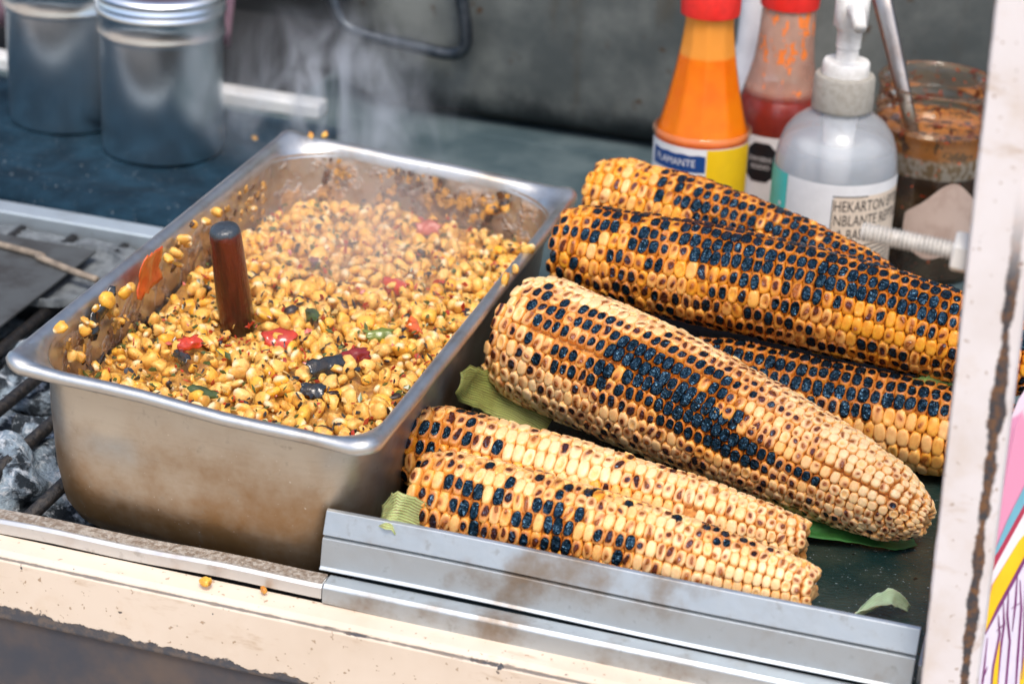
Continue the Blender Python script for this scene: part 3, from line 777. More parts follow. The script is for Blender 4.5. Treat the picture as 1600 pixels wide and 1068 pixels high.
chunk('herb_leaf', 592, 520, .047, .013, .007, m_simple('green_herb', (.16, .20, .03), .35, var=.4, coat=.3), 'olive green herb leaf near the centre of the corn', rot=.5, tilt=.5, seed=15, cat='herb leaf')
chunk('herb_leaf', 485, 490, .047, .012, .006, HERB, 'dark herb leaf right of the chilli piece by the stick', rot=-.5, tilt=.7, seed=16, cat='herb leaf')
# pieces stuck to the inner left wall and the rim
LW = PM.to_3x3().to_4x4() @ Matrix(((0, .06, 1, 0), (1, 0, 0, 0), (0, 1, -.06, 0), (0, 0, 0, 1)))
def wallpt(px, py, side):
    """point on the inner wall of the pan seen at a pixel"""
    n = (PM.to_3x3() @ Vector((1, 0, -.06) if side == 'l' else (0, -1, -.06))).normalized()
    p0 = PM @ Vector((-PW+.0103, .1, -.03) if side == 'l' else (-.1, PD-.0103, -.03))
    return onplane(px, py, p0, n) + n*.0012
chunk('chilli_piece', 0, 0, 0, .024, .021, ORCH, 'large orange red chilli square stuck to the left pan wall', curl=-.15, taper=.05, wob=.03, seed=21, base=wallpt(230, 421, 'l'), upv=LW, cat='chilli piece')
chunk('charred_skin', 0, 0, 0, .024, .009, BLK, 'burnt black skin stuck low on the left pan wall', curl=.4, seed=22, base=wallpt(158, 490, 'l'), upv=LW @ Matrix.Rotation(.7, 4, 'Z'), cat='charred skin')
def stuck(px, py, base, s, tn, ch, label, group=None):
    o = bpy.data.objects.new('corn_kernel', LOOSEK[rk.randrange(len(LOOSEK))])
    o.matrix_basis = Matrix.Translation(base) @ rquat().to_matrix().to_4x4() @ Matrix.Diagonal((.0078*s, .0056*s, .0092*s, 1))
    o['char'] = ch; o['tone'] = tn; COL.objects.link(o); tag(o, label, 'corn kernel', group)
for px, py, s in ((165, 468, 1.1), (192, 455, .85), (200, 448, .7), (172, 485, .8), (183, 500, .7), (128, 515, .8), (138, 505, .7), (145, 480, .6), (260, 402, .7), (272, 395, .9), (285, 372, .9), (290, 380, .6), (276, 412, .6), (108, 555, .7), (121, 556, .7), (130, 500, .6), (300, 350, .6), (318, 345, .7), (335, 330, .8), (392, 325, .7)):
    stuck(px, py, wallpt(px, py, 'l'), s, rk.uniform(.2, .9), .6 if rk.random() < .2 else 0, 'corn kernel stuck to the left inside wall of the pan', 'kernels stuck to the left pan wall')
stuck(770, 326, wallpt(770, 326, 'b'), 1.15, .9, .5, 'yellow kernel with a dark dot stuck high on the far pan wall')
stuck(790, 322, wallpt(790, 322, 'b'), .8, .3, .9, 'burnt kernel scrap beside the yellow kernel on the far pan wall')
stuck(755, 375, wallpt(755, 375, 'b'), .8, .7, 0, 'golden kernel low on the far pan wall near the corn')
# scraps on the rim
def rimz(px, py): return at(px, py, .0715)
for px, py, s, tn, lb in ((826, 390, .95, .35, 'round brown kernel sitting on the right pan rim nearest the big cobs'), (805, 420, .6, .3, 'small brown scrap on the right pan rim between two larger scraps'), (790, 437, .9, .6, 'orange brown kernel scrap on the right pan rim nearest the viewer'),
                          (507, 211, .55, .4, 'tan corn scrap on the far left corner of the pan rim'), (485, 213, .6, .3, 'pale corn scrap at the far left corner of the rim, left of the tan one')):
    stuck(px, py, at(px, py, .0735 if px > 520 else .0805), s, tn, .25, lb)
for px, py, lb in ((94, 512, 'yellow corn scrap on the near left corner of the pan rim'), ):
    stuck(px, py, at(px, py, .0815), .8, .8, 0, lb)
stuck(320, 908, at(320, 908, -.0035), .7, .8, 0, 'yellow corn kernel dropped on the cream front rail')
stuck(412, 922, at(412, 922, -.0045), .5, .9, .3, 'flattened orange corn scrap on the cream front rail')
stuck(400, 218, at(400, 218, .004), .7, .8, 0, 'yellow kernel fallen on the counter behind the pan')

wv, wf = [[], []], [[], []]
for _ in range(420):
    q = rk.random(); h = -.006-.030*rk.random()**1.3
    if q < .5: c, nn_ = Vector((-PW+.0098+.0006*0, rk.uniform(.03, PD-.04), h)), Vector((1, 0, 0))
    else: c, nn_ = Vector((rk.uniform(-PW+.03, -.03), PD-.0100, h)), Vector((0, -1, 0))
    if noise.noise(Vector((c.x*30+c.y*30, c.z*20, 7))) < -.05: continue
    sz = rk.uniform(.0008, .0028); t1 = Vector((0, 0, 1)).cross(nn_); n_ = rk.choice((4, 5)); k = 0 if rk.random() < .6 else 1
    c = c + nn_*(.0010 + max(0, -.0075-h)*.10); b = len(wv[k]); ph = rk.uniform(0, 6)
    for i in range(n_): wv[k].append(c + t1*(math.cos(ph+6.283*i/n_)*sz*rk.uniform(.5, 1.3)) + Vector((0, 0, math.sin(ph+6.283*i/n_)*sz*rk.uniform(.6, 1.6))) + nn_*rk.uniform(-.0003, .0012))
    wf[k].append(tuple(range(b, b+n_)))
for k, (mt, lb) in enumerate(((m_simple('golden_scrap', (.58, .29, .06), .45, var=.5, scale=200), 'golden corn scraps dried onto the inside walls of the pan'), (m_simple('burnt_scrap', (.14, .055, .018), .5, var=.7, scale=200), 'dark brown burnt scraps dried onto the inside walls of the pan'))):
    tag(obj('wall_scraps', wv[k], wf[k], mt, mw=PM, solid=.0009, smooth=False), lb, 'food scraps', kind='stuff')
# mash and scraps gathered round the stick
# wooden stick in the corn
WOOD = M('dark_wood'); _p = WOOD.obj(); _w = WOOD.noise(60, 5, .65, WOOD.scalev(_p, (3, 3, .35)))
_z = WOOD.sep(_p)[2]; _n = WOOD.noise(110, 4, .6, WOOD.pos())
_c = WOOD.mix(WOOD.step(_w, .35, .68), (.120, .018, .006), (.035, .006, .003))
_c = WOOD.mix(WOOD.step(WOOD.math('ADD', _z, WOOD.math('MULTIPLY', WOOD.math('SUBTRACT', _n, .5), .03)), .026, .012), _c, (.030, .014, .006))
_c = WOOD.mix(WOOD.step(WOOD.math('ADD', _z, WOOD.math('MULTIPLY', WOOD.math('SUBTRACT', _n, .5), .004)), .0668, .0685), _c, (.035, .045, .055))
WOOD.bsdf(Base_Color=_c, Roughness=.3, Coat_Weight=.35, Coat_Roughness=.2, Normal=WOOD.bump(WOOD.math('ADD', _w, _n), .9, .0014)); WOOD = WOOD.m
sb = at(376, 545, .033); stop = at(350, 352, .1035)
sdir = (stop-sb); SL = sdir.length
sm = Matrix.Translation(sb) @ sdir.to_track_quat('Z', 'Y').to_matrix().to_4x4()
lathe('wooden_stick', [(.0092, -.022), (.0091, 0), (.0086, .015), (.0088, .028), (.0083, .045), (.0078, SL-.006), (.0075, SL-.003), (.0066, SL-.0012), (.004, SL-.0004), (.0002, SL)], WOOD, None, 24, mw=sm, cap1=False)
tag(bpy.data.objects['wooden_stick'], 'dark red brown wooden spoon handle standing upright in the corn', 'wooden handle')

# ================================================================== CORN TRAY
tray = thing('corn_tray', 'grey steel tray with a folded front lip holding the grilled cobs', 'tray', (.11, .16, .0005))
lp = [(.0165, .0270), (.0160, .0292), (.0145, .0301), (.0128, .0297), (.0088, .0196), (.0108, .0191), (.0106, .0186), (.0084, .0181), (.0062, .0052), (.0048, .0042), (.0052, .0036), (.0085, .0040), (.0122, .0185), (.0140, .0265)]
def lipfx(i, y, z, x): return (y + .0005*math.sin(x*23), z + .00035*math.sin(x*31+1))
v, f = sweep_x(lp, np.linspace(-.0255, .2352, 40), fx=lipfx); obj('front_lip', v, f, LIPM, tray, smooth=False, bevel=.0004)
TRAYF = M('wet_dark_steel'); _p = TRAYF.pos(); _n = TRAYF.noise(600, 3, .6, _p); _n2 = TRAYF.noise(26, 4, .6, _p)
_c = TRAYF.mix(TRAYF.step(_n2, .4, .7), (.014, .046, .044), (.055, .075, .055))
_c = TRAYF.mix(TRAYF.step(_n, .66, .72), _c, (.45, .5, .5))
_c = TRAYF.mix(TRAYF.step(TRAYF.noise(210, 2, .5, _p), .70, .74), _c, (.012, .01, .01))
TRAYF.bsdf(Base_Color=_c, Metallic=.3, Roughness=.2, Normal=TRAYF.bump(_n, .5, .0008)); TRAYF = TRAYF.m
box('tray_floor', -.0095, .236, .0086, .333, .0022, .0040, TRAYF, tray, bevel=.0003)
box('raised_shelf', .012, .236, .238, .333, .0045, .036, SOOT, tray, bevel=.002)
box('side_flange', .2362, .2385, .0145, .333, .0022, .012, LIPM, tray, bevel=.0005)

# ---- cobs
def smooth(a, b, x):
    t = min(1, max(0, (x-a)/(b-a))); return t*t*(3-2*t)
def lerp_pts(pts, s):
    for (a, b), (c, d) in zip(pts, pts[1:]):
        if s <= c: return b+(d-b)*(s-a)/(c-a)
    return pts[-1][1]
def cob(label, P0, P1, rpts, rows, pitch, charfn, tip=False, seed=1, bend=0., nparts=300, maxr=None, twist=0.0, roundend=False, depth=.0068):
    P0, P1 = Vector(P0), Vector(P1); ax = P1-P0; L = ax.length; a = ax/L; mid = (P0+P1)/2
    d = Vector(CAM)-mid; e1 = (d - a*d.dot(a)).normalized(); e2 = a.cross(e1)
    if e2.z > 0: e2 = -e2
    r = random.Random(seed)
    rmax = max(q[1] for q in rpts)
    root = thing('corn_cob', label, 'corn cob', (mid.x, mid.y, mid.z-rmax), 'grilled corn cobs piled in the tray')
    upv = Vector((0, 0, 1))
    def cen(s): return P0 + a*(s*L) + upv*(bend*math.sin(math.pi*s))
    # core
    V, F = [], []; NS, SG = 26, 20
    for k in range(NS+1):
        s = k/NS; rr = lerp_pts(rpts, s)-.0032
        if k == 0: rr *= .82
        if k == NS: rr *= .7
        for i in range(SG):
            q = 2*math.pi*i/SG; V.append(cen(s) + (e1*math.cos(q)+e2*math.sin(q))*rr)
    for k in range(NS):
        for i in range(SG): j = (i+1) % SG; F.append((k*SG+i, k*SG+j, (k+1)*SG+j, (k+1)*SG+i))
    core = obj('core', V, F, COREM, root)
    V2 = [p for p in V[:SG]] + [cen(-.012)]
    V3 = [p for p in V[-SG:]] + [cen(1.0+.004/L)]
    obj('butt', V2, [(i, (i+1) % SG, SG) for i in range(SG)], PITHM, root); obj('butt', V3, [(i, (i+1) % SG, SG) for i in range(SG)], PITHM, root)
    recs = []
    for j in range(rows):
        ph0 = 2*math.pi*j/rows + r.uniform(-.018, .018)
        s = (.5*(j % 2) + r.uniform(-.1, .1))*pitch/L + .25*pitch/L
        while s < 1.0:
            rr = lerp_pts(rpts, s); k = .62+.38*(rr/rmax)
            dp = pitch*k*r.uniform(.93, 1.07)
            ph = ph0 + twist*s + r.uniform(-.012, .012) + .05*math.sin(s*9+j*.35)
            ds = .01; slope = (lerp_pts(rpts, min(1, s+ds))-lerp_pts(rpts, max(0, s-ds)))/(2*ds*L)
            nrm = (e1*math.cos(ph)+e2*math.sin(ph))
            edge = 0
            if s*L < pitch*.9: edge = .30
            out = (nrm - a*slope*.8 - a*edge + (a*.25 if s > .975 else Vector())).normalized()
            cph = nrm.dot((Vector(CAM)-cen(s)).normalized())
            wdt = dp*.99; hgt = 2*math.pi*rr/rows*1.03; dep = depth*(.55+.45*rr/rmax)
            rj = rr*(1-.10*edge) + r.gauss(0, .0003)
            yv = out.cross(a).normalized(); xv = yv.cross(out).normalized()
            roll = r.gauss(0, .06); xv, yv = xv*math.cos(roll)+yv*math.sin(roll), yv*math.cos(roll)-xv*math.sin(roll)
            v_ = math.sin(ph) if math.cos(ph) > 0 else math.copysign(1.3, math.sin(ph))
            ch, tn, miss = charfn(s, v_, r)
            if not (miss and r.random() < miss):
                sh = 1 - (.12 if ch > .6 else 0)*r.random()
                base = cen(s) + nrm*(rj-dep*.95*sh)
                X, Y, Z = xv*wdt*r.uniform(.94, 1.06), yv*hgt*r.uniform(.95, 1.05), out*dep*sh
                mw = Matrix(((X.x, Y.x, Z.x, base.x), (X.y, Y.y, Z.y, base.y), (X.z, Y.z, Z.z, base.z), (0, 0, 0, 1)))
                gi = r.randrange(5) if (ch < .4 or r.random() < .45) else 5+r.randrange(4)
                if ch < .12 and r.random() < .12: gi = 5+r.randrange(4)
                vis = cph
                if maxr is not None and not maxr(s, v_): vis -= 1
                recs.append((vis, gi, mw, ch, tn))
            s += dp/L
    P_ = np.array([q[2].translation for q in recs]); C_ = np.array([q[3] for q in recs])
    D_ = ((P_[:, None]-P_[None])**2).sum(2); W_ = np.exp(-D_/(2*.0065**2)); SCO = (W_@C_)/W_.sum(1)
    recs = [q+(float(x),) for q, x in zip(recs, SCO)]
    recs.sort(key=lambda q: -q[0])
    for vis, gi, mw, ch, tn, sx in recs[:nparts]:
        o = bpy.data.objects.new('kernel', COBK[gi]); o.matrix_basis = mw; link(o, root); o['char'] = ch; o['tone'] = tn; o['scorch'] = sx
    rest = [q[1:] for q in recs[nparts:] if q[0] > -1.75]
    if rest: joined('kernel_rows', rest, COBG, KMG, root)
    return root
def nz(s, v, k, f=1.0): return noise.noise(Vector((s*7*f, v*2.2*f, k*3.7)))

def char_F(s, v, r):
    n = nz(s, v, 1, 1.6)
    if s < .08: c = r.choice((0, .15, .25, .3, .5))
    elif s < .72:
        p = (.86 if v > .05 else .50 if v > -.4 else .22)*(1-smooth(.48, .74, s)) + n*.35
        c = r.uniform(.40, .96) if r.random() < p else r.choice((0, 0, .1, .2, .32))
    else: c = r.choice((0, 0, 0, 0, .12, .2)) if v > -.5 else r.choice((0, .1, .25, .5))
    if .70 < s < .85 and v < -.55 and r.random() < .6: c = r.uniform(.4, .9)
    return c, min(1, max(0, .34 + r.gauss(0, .14) + (.12 if s < .6 else -.15))), 0
def char_E(s, v, r):
    n = nz(s, v, 2, 1.4)
    if s < .16: c = r.uniform(.28, .75) if r.random() < .72 else .1
    elif v < -.45: c = r.choice((0, 0, .1, .25, .45, .0))
    else: c = r.uniform(.3, .75) if r.random() < .20+n*.5 else 0
    if s > .68: c = r.choice((0, .05, .15, .25, .2))
    return c, min(1, max(0, (.75 if v > -.3 and s < .68 else .18)+r.gauss(0, .15))), .03 if s > .7 else 0
def char_C(s, v, r):
    n = nz(s, v, 3, 1.3)
    top = -.78 + .55*max(0, s-.30) if s < .55 else -.64+1.5*(s-.55)
    bot = .22 + .75*s if s < .55 else .63
    inb = top < v < bot
    c = 0
    if inb and s < .80:
        if s < .05: c = r.choice((0, .2, .4))
        elif s < .27: c = r.uniform(.50, .74) if r.random() < .80 else .2
        else:
            core = min(v-top, bot-v)
            c = min(1.0, max(.42, .56+1.0*core+n*.5+r.gauss(0, .09))) if r.random() < .95 else r.uniform(.15, .5)
        if s > .48 and not abs(v-(.12+.5*(s-.6))) < .15 and not (.30 < v < .62 and s < .70) and r.random() < smooth(.46, .70, s): c = r.choice((0, 0, .15, .3, .45))
    elif v <= top:
        c = r.choice((0, 0, 0, .12, .2)) if s < .4 else r.choice((0, .1, .2, .28, .28))
        if .36 < s < .70 and v > top-.22: c = r.uniform(.28, .6)
    else:
        c = r.choice((.22, .3, .35, .42, .5, 0, 0, .15))
    if s > .76 and c < .5: c = r.choice((0, .12, .2, .25, .3, .34)) if v > .35 else r.choice((0, 0, 0, 0, .12, .2))
    return c, min(1, max(0, .22+r.gauss(0, .12)+(.18 if inb else 0) - (.12 if s > .8 or v < -.5 else 0))), 0
def char_B(s, v, r):
    n = nz(s, v, 4, 1.3)
    c = 0
    lim = -.62+.42*smooth(.1, .45, s)
    if v < lim: c = r.uniform(.58, .98) if s > .28 or r.random() < .55 else r.uniform(.3, .6)
    elif v < lim+.32: c = r.uniform(.45, .9) if r.random() < .72+n*.5 else r.uniform(.1, .35)
    elif v < .50: c = r.uniform(.38, .75) if r.random() < .42+n*.9 - .5*smooth(.5, .7, s) else r.choice((0, .1, .22, .3))
    else: c = r.uniform(.40, .80) if r.random() < .85 else .15
    if s > .62 and -.05 < v < .62: c = r.choice((0, 0, .15, .3)) if r.random() < .88 else .55
    if s < .06: c = r.choice((.2, .35, .6, .8))
    return c, min(1.2, max(0, .86+r.gauss(0, .16)+(.2 if s > .6 else 0)-(.15 if v > .55 else 0))), 0
def char_A(s, v, r):
    n = nz(s, v, 5, 1.3)
    if s < .22: c = r.choice((0, 0, .1, .2, .3))
    elif v < -.1 - .5*(1-smooth(.2, .4, s)): c = r.uniform(.55, .95) if r.random() < .85 else .3
    else: c = r.uniform(.5, .95) if r.random() < .35+.45*smooth(.25, .5, s)+n*.5 else r.choice((0, .12, .25))
    return c, min(1.1, max(0, .82+r.gauss(0, .15)-(.2 if s > .5 else 0))), 0
def char_D(s, v, r):
    if v < -.30: c = r.uniform(.60, .98)
    elif v < .02: c = r.uniform(.5, .9) if r.random() < .45 else r.choice((0, .1))
    else: c = r.choice((0, 0, 0, 0, .15))
    return c, min(1, max(0, (.2 if v < -.1 else .72)+r.gauss(0, .12))), 0

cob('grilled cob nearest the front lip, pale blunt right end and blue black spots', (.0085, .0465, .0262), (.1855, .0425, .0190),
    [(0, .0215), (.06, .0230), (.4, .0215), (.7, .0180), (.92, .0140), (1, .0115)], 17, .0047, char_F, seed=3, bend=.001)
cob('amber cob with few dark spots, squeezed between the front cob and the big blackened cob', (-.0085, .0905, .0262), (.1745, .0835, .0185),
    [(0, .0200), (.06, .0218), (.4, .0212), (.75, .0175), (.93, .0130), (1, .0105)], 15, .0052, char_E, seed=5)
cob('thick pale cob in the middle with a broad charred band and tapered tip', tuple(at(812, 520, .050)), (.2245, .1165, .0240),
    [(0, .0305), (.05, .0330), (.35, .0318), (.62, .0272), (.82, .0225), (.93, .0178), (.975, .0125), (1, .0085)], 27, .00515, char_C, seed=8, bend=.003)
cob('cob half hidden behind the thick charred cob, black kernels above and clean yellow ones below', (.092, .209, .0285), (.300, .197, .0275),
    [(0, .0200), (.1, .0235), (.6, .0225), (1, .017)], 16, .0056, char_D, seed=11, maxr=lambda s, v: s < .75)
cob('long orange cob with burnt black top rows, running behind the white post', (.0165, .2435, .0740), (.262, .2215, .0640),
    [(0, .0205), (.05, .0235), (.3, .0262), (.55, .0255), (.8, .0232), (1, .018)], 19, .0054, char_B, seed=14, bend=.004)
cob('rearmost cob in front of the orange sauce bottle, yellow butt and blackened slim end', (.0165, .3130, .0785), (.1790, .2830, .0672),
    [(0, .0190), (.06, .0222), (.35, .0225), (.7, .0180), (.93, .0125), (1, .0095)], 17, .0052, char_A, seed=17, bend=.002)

# ---- husks
def m_husk(name, c1, c2, sc):
    m = M(name); o = m.obj(); s = m.sep(m.attr('leaf')[1])
    n = m.noise(90, 4, .6, m.pos()); fb = m.noise(1, 4, .65, m.scalev(m.attr('leaf')[1], (3, 42, 1)))
    w = m.math('ADD', m.math('MULTIPLY', m.math('SINE', m.math('ADD', m.math('MULTIPLY', s[1], sc*1.9), m.math('MULTIPLY', fb, 4))), .5), m.math('MULTIPLY', m.math('SUBTRACT', fb, .5), 2.5))
    c = m.mix(m.step(w, -.2, .7), c1, c2); c = m.mix(m.math('MULTIPLY', m.step(n, .48, .7), .6), c, (c1[0]*.55, c1[1]*.42, c1[2]*.4))
    m.bsdf(Base_Color=c, Roughness=.45, Transmission_Weight=0, Subsurface_Weight=.15, Subsurface_Scale=.002, Normal=m.bump(w, .4, .0008)); return m.m
def husk(label, mid, wid, side, mat, curl=.2, seed=0, group=None):
    P = spline(mid, 6); n = len(P); nv = 9; V, F, A = [], [], []
    for i, p in enumerate(P):
        u = i/(n-1); w = lerp_pts(wid, u)
        t = (P[min(i+1, n-1)]-P[max(i-1, 0)]).normalized(); sd = Vector(side); sd = (sd - t*sd.dot(t)).normalized(); up = sd.cross(t).normalized()
        if up.z < 0: up = -up
        for j in range(nv):
            q = j/(nv-1)-.5
            w = w*(1 + (.16*noise.noise(Vector((u*14, seed*2+(j > 4)*9, 1))) if j in (0, nv-1) else 0))
            V.append(p + sd*(q*w) + up*(curl*w*(4*q*q-.3)*.5 + .05*w*noise.noise(Vector((u*6, q*5, seed))))); A.append((u, q, 0))
    for i in range(n-1):
        for j in range(nv-1): a = i*nv+j; F.append((a, a+1, a+nv+1, a+nv))
    o = obj('husk_leaf', V, F, mat, solid=.0005)
    md = o.modifiers[0]; md.thickness = .0003
    at_ = o.data.attributes.new('leaf', 'FLOAT_VECTOR', 'POINT'); at_.data.foreach_set('vector', np.array(A, np.float32).ravel())
    return tag(o, label, 'corn husk', group)
OLIVE = m_husk('olive_husk', (.30, .34, .09), (.10, .075, .022), 55); GREEN = m_husk('green_husk', (.05, .22, .04), (.02, .12, .025), 70)
PALEG = m_husk('pale_green_husk', (.50, .68, .36), (.68, .78, .54), 40); LIME = m_husk('lime_husk', (.30, .44, .10), (.22, .34, .07), 50)
husk('olive striped husk leaf sticking out under the butt of the thick charred cob', [at(718, 598, .045), at(745, 606, .034), at(790, 625, .024), at(860, 660, .016)], [(0, .010), (.15, .018), (.6, .024), (1, .02)], (.12, .9, .45), OLIVE, .25, 1)
husk('vivid green husk leaf lying on the tray under the thick cob tip', [at(1200, 800, .009), at(1260, 822, .0105), at(1330, 833, .0085), at(1395, 846, .006), at(1430, 846, .0055)], [(0, .014), (.3, .016), (.7, .013), (1, .006)], (.2, 1, .12), GREEN, .15, 2)
husk('pale green curled husk scrap on the bare tray floor near the post', [at(1332, 972, .0055), at(1352, 955, .009), at(1378, 940, .0125), at(1398, 935, .013), at(1420, 950, .0065)], [(0, .010), (.35, .0125), (.7, .008), (1, .003)], (.5, .8, .25), PALEG, .35, 3)
husk('light green husk tip behind the tray lip at the front cob butt', [at(594, 806, .028), at(615, 800, .033), at(640, 806, .030), at(690, 830, .02)], [(0, .010), (.3, .018), (1, .016)], (.3, .6, .7), m_husk('butt_husk', (.44, .52, .20), (.20, .13, .05), 45), .3, 4)
husk('lime green husk leaf between the long orange cob and the cob below it', [at(1400, 605, .043), at(1440, 607, .046), at(1475, 607, .047), at(1520, 612, .044)], [(0, .008), (.5, .014), (1, .01)], (0, .7, .6), LIME, .3, 5)

# ================================================================== BOTTLES
def m_glass(name, tint=(1, 1, 1), film=(.9, .9, .9), haze=.0, rough=.04, patt=None, refl=.8):
    """thin glass wall: clear by default, reflective towards grazing angles, optional residue on it"""
    m = M(name); fr = m.n('ShaderNodeFresnel', None, IOR=1.5)
    tr = m.n('ShaderNodeBsdfTransparent', None, Color=tint); gl = m.n('ShaderNodeBsdfGlossy', None, Roughness=rough)
    mx = m.n('ShaderNodeMixShader', None, i0=m.math('MULTIPLY', fr.outputs[0], refl, clamp=True), i1=tr.outputs[0], i2=gl.outputs[0])
    df = m.n('ShaderNodeBsdfPrincipled', None, Base_Color=film, Roughness=.4)
    fac = haze
    if patt: fac, col = patt(m); m.put(df.inputs['Base Color'], col)
    m2 = m.n('ShaderNodeMixShader', None, i0=fac, i1=mx.outputs[0], i2=df.outputs[0])
    m.t.links.new(m2.outputs[0], m.out.inputs[0]); return m.m
def text_on(body, txt, size, parent, mat, r, ang, z, tilt_m, nm='lettering', squash=1.0):
    cu = bpy.data.curves.new('t', 'FONT'); cu.body = txt; cu.size = size; cu.align_x = 'CENTER'; cu.resolution_u = 2
    t = bpy.data.objects.new('t', cu); COL.objects.link(t)
    dg = bpy.context.evaluated_depsgraph_get(); me = bpy.data.meshes.new_from_object(t.evaluated_get(dg))
    bpy.data.objects.remove(t)
    for vv in me.vertices:
        a = ang + vv.co.x*squash/r; h = z+vv.co.y
        vv.co = (r*math.cos(a), r*math.sin(a), h)
    me.materials.clear(); me.materials.append(mat)
    o = bpy.data.objects.new(nm, me); o.matrix_basis = tilt_m; link(o, parent); return o
def patch(name, r, a0, a1, z0, z1, mat, parent, mw, n=20, edge=None):
    V, F = [], []
    for i in range(n+1):
        a = a0+(a1-a0)*i/n
        za, zb = (z0, z1) if not edge else edge(i/n)
        V += [(r*math.cos(a), r*math.sin(a), za), (r*math.cos(a), r*math.sin(a), zb)]
    for i in range(n): F.append((2*i, 2*i+2, 2*i+3, 2*i+1))
    return obj(name, V, F, mat, parent, mw=mw)
def face_ang(x, y): return math.atan2(CAM[1]-y, CAM[0]-x)       # bearing from a bottle to the camera
LABW = m_simple('label_white', (.80, .78, .76), .45, var=.08, scale=90)

# orange sauce
ox, oy = .0515, .43; ob = thing('sauce_bottle', 'orange hot sauce bottle with fluted neck and red cap', 'bottle', (ox, oy, 0))
bt = Matrix.Translation((ox, oy, 0)) @ Matrix.Rotation(R_(-1.5), 4, 'Y')
SAUCEO = M('orange_sauce'); _p = SAUCEO.obj(); _n = SAUCEO.noise(45, 4, .6, _p); _z = SAUCEO.sep(_p)[2]
_c = SAUCEO.mix(SAUCEO.step(_n, .35, .7), (.97, .255, .002), (.93, .18, .001)); _c = SAUCEO.mix(SAUCEO.step(_z, .128, .131), _c, (.92, .36, .05))
SAUCEO.bsdf(Base_Color=_c, Roughness=.4, Specular_IOR_Level=.2); SAUCEO = SAUCEO.m
def flute(k, a):
    if not 3 <= k <= 8: return 1
    q = (a+.1) % (math.pi/5) - math.pi/10; return .97*math.cos(math.pi/10)/math.cos(q)+.03
op = [(.0262, 0), (.0282, .003), (.0283, .081), (.0272, .0865), (.0252, .094), (.0222, .106), (.0192, .120), (.0168, .134), (.0151, .147), (.0146, .154), (.0146, .158)]
lathe('sauce', [(r*.965, z) for r, z in op], SAUCEO, ob, 60, mw=bt, facet=flute)
lathe('glass', op, m_glass('clear_glass', (1, .99, .97), refl=.35), ob, 60, mw=bt, cap0=False, cap1=False, facet=flute, auto=60)
lathe('ridge', [(.0284, .0805), (.0293, .0820), (.0293, .0840), (.0280, .0855)], m_glass('ridge_glass', (1, .95, .9), (.9, .55, .30), .16), ob, 48, mw=bt, cap0=False, cap1=False)
capp = [(.0162, .153), (.0172, .1535), (.0174, .156), (.0174, .172), (.0168, .1735), (.001, .1738)]
lathe('cap', capp, REDCAP, ob, 40, mw=bt, facet=lambda k, a: 1+.012*math.sin(a*40))
fa = face_ang(ox, oy)
lab = patch('label', .0290, fa-1.35, fa+1.25, .004, .0800, LABW, ob, bt, 30)
BLUE = m_simple('label_blue', (.012, .06, .22), .4, var=.15); YLW = m_simple('label_yellow', (.90, .55, .008), .4, var=.08)
patch('blue_band', .02915, fa-1.15, fa+.12, .0655, .0755, BLUE, lab, bt, 16, edge=lambda t: (.0655, .0758+.0003*math.sin(t*23)))
patch('yellow_panel', .02915, fa+.14, fa+1.25, .004, .0795, YLW, lab, bt, 16)
text_on(ob, 'FLAMANTE', .0062, lab, LABW, .0293, fa-.55, .0688, bt, squash=.9)
for i, tx in enumerate(('SALSA PICANTE', 'CONTENIDO NETO 150 ml', 'INGREDIENTES AGUA CHILE', 'VINAGRE SAL ESPECIAS', 'HECHO EN MEXICO')):
    text_on(ob, tx, .0030 if i else .0034, lab, m_simple('label_ink', (.10, .12, .18), .5), .0292, fa-.52, .0590-.0056*i, bt)

# red sauce bottle
rx, ry = .0835, .505; rb = thing('sauce_bottle', 'half empty red sauce bottle with smeared clear neck and red cap', 'bottle', (rx, ry, 0))
rt = Matrix.Translation((rx, ry, 0)) @ Matrix.Rotation(R_(-.6), 4, 'Y')
rp_ = [(.0250, 0), (.0268, .003), (.0268, .072), (.0262, .078), (.0242, .087), (.0212, .097), (.0186, .108), (.0172, .120), (.0163, .142), (.0150, .146)]
def smear(m):
    p = m.obj(); n = m.noise(190, 3, .6, m.scalev(p, (1, 1, .55))); n2 = m.noise(42, 3, .5, p)
    spots = m.step(m.math('ADD', n, m.math('MULTIPLY', m.math('SUBTRACT', n2, .5), .5)), .58, .63)
    film = m.math('ADD', .42, m.math('MULTIPLY', m.step(n2, .35, .7), .28))
    hi = m.step(m.sep(p)[2], .088, .094); film = m.math('ADD', m.math('MULTIPLY', film, m.math('MULTIPLY', hi, .8)), .04); spots = m.math('MULTIPLY', spots, hi)
    return m.math('MAXIMUM', film, spots), m.mix(spots, (.72, .42, .30), (.80, .20, .03))
lathe('glass', rp_, m_glass('smeared_glass', (1, .97, .95), patt=smear), rb, 48, mw=rt, cap0=False, cap1=False)
lathe('sauce', [(.0242, .002), (.0255, .004), (.0256, .072), (.0250, .078), (.0230, .0865), (.0222, .0870), (.001, .0870)], m_simple('red_sauce', (.52, .018, .006), .3, scale=90, col2=(.38, .010, .005)), rb, 40, mw=rt)
lathe('cap', [(.0165, .1425), (.0178, .143), (.0180, .146), (.0180, .166), (.0172, .168), (.001, .1682)], REDCAP, rb, 40, mw=rt, facet=lambda k, a: 1+.012*math.sin(a*40))
fr_ = face_ang(rx, ry)
lb2 = patch('label', .0273, fr_-1.3, fr_+1.3, .004, .0665, LABW, rb, rt, 30)
V = []; oc = [(.0105, .0255), (.0045+.0105-.0045, .0255)]
cz0 = .0500; hw, hh, ck = .0090, .0125, .0042
